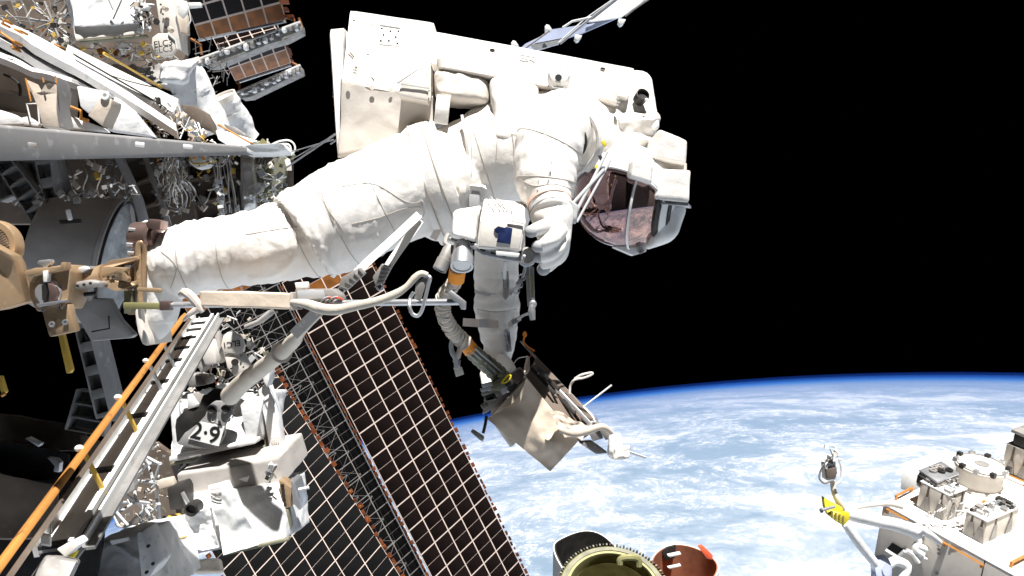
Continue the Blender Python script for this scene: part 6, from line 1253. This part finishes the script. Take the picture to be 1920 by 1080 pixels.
def orail(a, b, h, lab, n=0):
    A, B = at(*a, h), at(*b, h); hr = T('handrail', lab, 'handrail', B, 'orange handrails on the white module'); rod('grip', hr, A, B, .035, ORANGE, 'beam'); 
    for t in (.04, .96): p = A.lerp(B, t); rod('post', hr, p - NM * h, p, .03, ORANGE)
orail((1663, 954), (1700, 974), .08, 'orange handrail at the module corner next to the padded boom')
orail((1768, 1016), (1845, 1060), .06, 'long orange handrail on the near edge of the module')
orail((1680, 930), (1711, 914), .12, 'orange handrail at the back left corner of the module roof')
orail((1844, 938), (1872, 956), .12, 'orange handrail between the two equipment boxes')
orail((1896, 1055), (1925, 1040), .12, 'orange handrail at the right edge near the bottom corner')
orail((1868, 868), (1886, 862), .12, 'short orange handrail behind the white drum')
orail((1876, 884), (1925, 905), .12, 'orange handrail under the rear equipment box at the right edge')
def orubox(lab, fb, lb, rb, hpx, cap=None):
    """equipment box from three ground corners in the picture and its height in px"""
    f, l, r_ = uv(at(*fb)), uv(at(*lb)), uv(at(*rb)); u0, u1 = l[0], f[0]; v0, v1 = f[1], r_[1]; h = hpx * at(*fb).y / F * 1.0
    e = T('orbital_box', lab, 'equipment box', mp_((u0 + u1) / 2, (v0 + v1) / 2, .03), 'equipment boxes on the white module')
    mbox(u0, u1, v0, v1, .034, h, 'body', SUITB, e, .02); mbox(u0 - .01, u1 + .01, v0 - .01, v1 + .01, h, h + .03, 'lid', WHT, e, .01)
    for t in (.25, .72):
        vv = v0 + (v1 - v0) * t; u = u0 + (u1 - u0) * t
        for q in (0, 1):
            if q == 0: a_, b_, c_, d_, tt, w = mp_(u1 + .003, vv, .04), mp_(u1 + .003, vv + .07, .04), mp_(u1 + .003, vv + .05, h), mp_(u1 + .003, vv + .02, h), mp_(u1 + .003, vv + .035, h * .5), UU
            else: a_, b_, c_, d_, tt, w = mp_(u, v0 - .003, .04), mp_(u + .07, v0 - .003, .04), mp_(u + .05, v0 - .003, h), mp_(u + .02, v0 - .003, h), mp_(u, v0, h), -VV
            MB().plate([a_, b_, c_, d_], .012, w).build('groove', BROWN, e)
            k_ = (b_ - a_); MB().plate([a_ - k_ * .9, b_ + k_ * .9, b_ + NM * .28, a_ + NM * .28], .02, w).build('clamp_foot', DALU, e)
    return e, u0, u1, v0, v1, h
e, u0, u1, v0, v1, h = orubox('white grooved box nearest the bottom edge on the module roof', (1841, 1022), (1803, 1001), (1914, 1000), 48)
e2, a0, a1, c0, c1_, h2 = orubox('white grooved box with a silver grille unit behind it', (1770, 980), (1716, 952), (1802, 966), 55)
rx = random.Random(4)
def topbits(e, u0, u1, v0, v1, h, n, big=.05):
    for i in range(n):
        u, v = rx.uniform(u0 + .05, u1 - .05), rx.uniform(v0 + .05, v1 - .05); inst('fitting', unit('cube', (ALU, DALU, WHT, DARK)[i % 4]), e, affine(mp_(u, v, h + .05), UU * rx.uniform(.03, .12), VV * rx.uniform(.03, .12), NM * rx.uniform(.03, .12)))
        if i % 3 == 0: p = mp_(u, v, h + .06); MB().tube([p, p + NM * .05 + UU * .04, p + NM * .02 + UU * .1 + VV * .05, p - NM * .02 + UU * .12], .012, 6).build('cable', DALU, e)
topbits(e, u0, u1, v0, v1, h, 30); topbits(e2, a0, a1, c0, c1_, h2, 20)
g = T('grille_unit', 'silver grille topped unit on the rear left box of the module', 'equipment', at(1760, 925, .6), None)
pu, pv = uv(at(1718, 905 + 22, 0)); gu0, gv0 = uv(at(1722, 884, h2)); 
A4, B4, C4, D4 = at(1722, 885, h2 + .1), at(1757, 908, h2 + .1), at(1798, 892, h2 + .1), at(1764, 868, h2 + .1)
MB().hexa([p - NM * .28 for p in (A4, B4, C4, D4)] + [A4, B4, C4, D4]).build('base', DALU, g, None, .02)
MB().plate([A4 + NM * .05, B4 + NM * .05, C4 + NM * .05, D4 + NM * .05], .04, -NM).build('top_plate', ALU, g, None, .01)
for i in range(6):
    t = (i + .5) / 6; p = A4.lerp(B4, t); MB().box(p - NM * .12 - VV * .01, (B4 - A4) * .05, VV * .02, NM * .08).build('vent', DARK, g)
    p = B4.lerp(C4, t); MB().box(p - NM * .12 + UU * .01, (C4 - B4) * .05, UU * .02, NM * .08).build('vent', DALU, g)
for s_, t in ((.3, .4), (.5, .6), (.65, .35), (.45, .25), (.75, .7)):
    p = A4 + (B4 - A4) * t + (D4 - A4) * s_ + NM * .06; MB().lathe(p, NM, [(0, .07), (.03, .07), (.03, .03), (.01, .03)], 14).build('fan', DARK if t > .5 else DALU, g)
cdn = T('white_drum', 'white drum with a round dark centred lid on the module roof', 'drum', at(1832, 915), None)
cb = at(1832, 912); hc = 44 * cb.y / F; rc = 44 * cb.y / F
MB().lathe(cb, NM, [(0, rc * .98), (.06, rc), (.1, rc * .9), (hc * .8, rc * .88), (hc * .85, rc * 1.0), (hc, rc * 1.0), (hc + .01, rc * .96)], 56).build('body', SUITB, cdn)
MB().lathe(cb + NM * hc, NM, [(.012, rc * .97), (.03, rc * .97), (.03, rc * .93), (.012, rc * .93), (.012, rc * .97)], 56, cap=False).build('rim', DALU, cdn)
MB().lathe(cb + NM * hc, NM, [(.014, rc * .78), (.03, rc * .78)], 48).build('white_disc', WHT, cdn)
MB().lathe(cb + NM * hc, NM, [(.034, rc * .28), (.045, rc * .28)], 32).build('dark_centre', DALU, cdn)
for i in range(10):
    a_ = i * .63; p = cb + NM * (hc + .03) + (UU * math.cos(a_) + VV * math.sin(a_)) * rc * .97; inst('clamp', unit('cube', DARK if i % 2 else ALU), cdn, affine(p, UU * .09, VV * .09, NM * .09))
quad('mouth_plate', WHT, cdn, [cb + UU * rc * .9 + VV * .1 + NM * .12, cb + UU * rc * .93 + VV * -.35 + NM * .12, cb + UU * rc * .93 + VV * -.28 + NM * .38, cb + UU * rc * .93 + VV * 0 + NM * .4], .02, 0, -UU)
e3, a0, a1, c0, c1_, h3 = orubox('rear grooved box cut by the right edge, with a dark unit on top', (1925, 905), (1888, 878), (1990, 895), 58)
topbits(e3, a0, a1, c0, c1_, h3, 14)
dt = T('dark_top_unit', 'dark ribbed unit on the rear box at the right edge', 'equipment', at(1915, 850, h3))
mbox(a0 + .1, a1, c0, c1_, h3 + .05, h3 + .28, 'body', DARK, dt, .02); mbox(a0 + .05, a1 + .05, c0 - .05, c1_, h3 + .29, h3 + .36, 'lid', DALU, dt, .02)
wd = T('white_fairing', 'big plain white fairing block at the back of the module', 'fairing', at(1740, 890))
A5, B5, C5, D5 = P(1688, 918, 17), P(1740, 925, 17), P(1800, 890, 18.5), P(1760, 880, 18.5); MB().hexa([A5, B5, C5, D5, P(1688, 869, 17), P(1724, 888, 17), P(1800, 850, 18.5), P(1768, 843, 18.5)]).build('block', WHT, wd, None, .03)
clutter('roof_fittings', 'small pale fittings and cables strewn over the module roof', 'fittings', [(1700, 935), (1850, 940), (1900, 1000), (1920, 1050), (1850, 1045), (1740, 985)], 14.2, 50, [WHT, SUITB, DALU, SHADE], 41, (3, 9), .3, None, .2)
quad('dark_floor_plate', DALU, wd if 0 else MD, [at(1906, 918, .04), at(1925, 912, .04), at(1925, 935, .04)], .01, 0, -NM)
# side wall details
sw = lambda x, y: onplane(x, y, O_ - VV * .03, VV)
HP = T('hatch_door', 'open dark hatch with a white frame on the module side', 'hatch', sw(1680, 1040)); 
MB().plate([sw(1662, 1030), sw(1672, 1018), sw(1696, 1032), sw(1684, 1044)], .02, VV).build('opening', BLACK, HP)
MB().bar(sw(1662, 1031), sw(1684, 1045), .05, .06).build('frame', WHT, HP); MB().bar(sw(1684, 1045), sw(1697, 1033), .05, .06).build('frame', WHT, HP)
WA = T('folded_arm', 'folded white robotic arm joints against the module side', 'robotic arm', sw(1725, 1060))
for pts, r in (([(1712, 1000), (1722, 1015), (1716, 1030), (1730, 1040)], 7), ([(1700, 1032), (1712, 1040), (1722, 1055)], 4), ([(1716, 1022), (1738, 1030)], 6), ([(1718, 1042), (1738, 1048)], 3), ([(1665, 1060), (1680, 1052), (1700, 1062), (1692, 1085)], 9)): tubepx([(x, y, 14.3) for x, y in pts], r, 'arm_joint', WHT, WA, 12, 4)
MB().lathe(P(1657, 1068, 13.5), V((.55, -.8, .2)), [(-.1, .22), (0, .24), (.02, .20), (.02, .11), (.05, .11), (.05, .001)], 36).build('grey_disc', BLUEG, WA)
# padded booms, camera and yellow fan
BO = T('padded_boom', 'white padded boom leading from the module roof to the tall camera mast', 'boom', P(1640, 985, 13.5))
tubepx([(1580, 958, 13), (1600, 966, 13), (1640, 976, 13.2), (1680, 984, 13.4), (1722, 998, 13.6)], [9, 12, 11, 12, 13], 'main_boom', MLI, BO, 16)
tubepx([(1590, 958, 13), (1610, 950, 13.1), (1640, 946, 13.3), (1665, 944, 13.5), (1690, 950, 13.8)], [4, 5, 4, 6, 5], 'upper_boom', SUITB, BO, 12)
tubepx([(1720, 990, 13.5), (1745, 1004, 13.7), (1765, 1020, 13.9)], [10, 7, 5], 'boom_root', MLI, BO, 12)
tubepx([(1584, 982, 12.9), (1612, 1020, 13), (1642, 1058, 13.1)], [7, 9, 8], 'lower_boom', MLI, BO, 14)
MS = T('camera_mast', 'slim white mast with a camera head standing against the clouds', 'camera', P(1585, 960, 12.9))
tubepx([(1561, 902, 12.9), (1564, 922, 12.9), (1572, 940, 12.9), (1582, 958, 13)], [5, 5, 6, 7], 'mast', SUITB, MS, 12)
quad('camera_body', WHT, MS, dd([(1547, 868), (1568, 864), (1570, 900), (1549, 902)], 12.8), .2, .03)
quad('camera_face', BROWN, MS, dd([(1549, 880), (1569, 876), (1570, 888), (1565, 898), (1550, 898)], 12.77), .05, .01)
quad('camera_slot', DARK, MS, dd([(1555, 864), (1563, 863), (1563, 868), (1556, 869)], 12.75), .03)
tubepx([(1545, 870, 12.8), (1538, 885, 12.8), (1537, 898, 12.8), (1546, 906, 12.8), (1556, 903, 12.8)], 2, 'cable_loop', DALU, MS, 8)
tubepx([(1573, 860, 12.8), (1578, 880, 12.8), (1576, 900, 12.8), (1568, 908, 12.8)], 2.4, 'side_cable', WHT, MS, 8)
clutter('mast_head_fittings', 'bits of white hardware crowning the camera mast', 'fittings', [(1545, 838), (1568, 836), (1572, 866), (1548, 868)], 12.8, 26, [WHT, SUITB, OLIVE, ALU, MLI], 51, (4, 9), .5, None, .1)
MB().ball(P(1549, 839, 12.8), .03, 10).build('white_knob', WHT, MS)
YF = T('yellow_fan', 'yellow fan shaped fixture with a dark tipped rod, on the padded boom', 'fixture', P(1580, 985, 12.7))
quad('fan_plate', YELLOW, YF, [(1545, 932, 12.9), (1556, 940, 12.8), (1580, 952, 12.7), (1582, 962, 12.7), (1594, 962, 12.7), (1592, 976, 12.7), (1582, 986, 12.7), (1568, 978, 12.7), (1553, 966, 12.7), (1547, 952, 12.8)], .12, .015)
for i in range(4):
    for j in range(3): MB().lathe(P(1560 + i * 7, 960 + j * 5 + i * 3, 12.69), (0, -1, 0), [(0, .018), (.01, .018)], 8).build('hole', OLIVEG, YF)
tubepx([(1540, 957, 12.6), (1564, 950, 12.7)], 3, 'rod', ALU, YF, 12, 1); tubepx([(1538, 958, 12.6), (1542, 957, 12.6)], 4.2, 'dark_tip', DARK, YF, 12, 1)
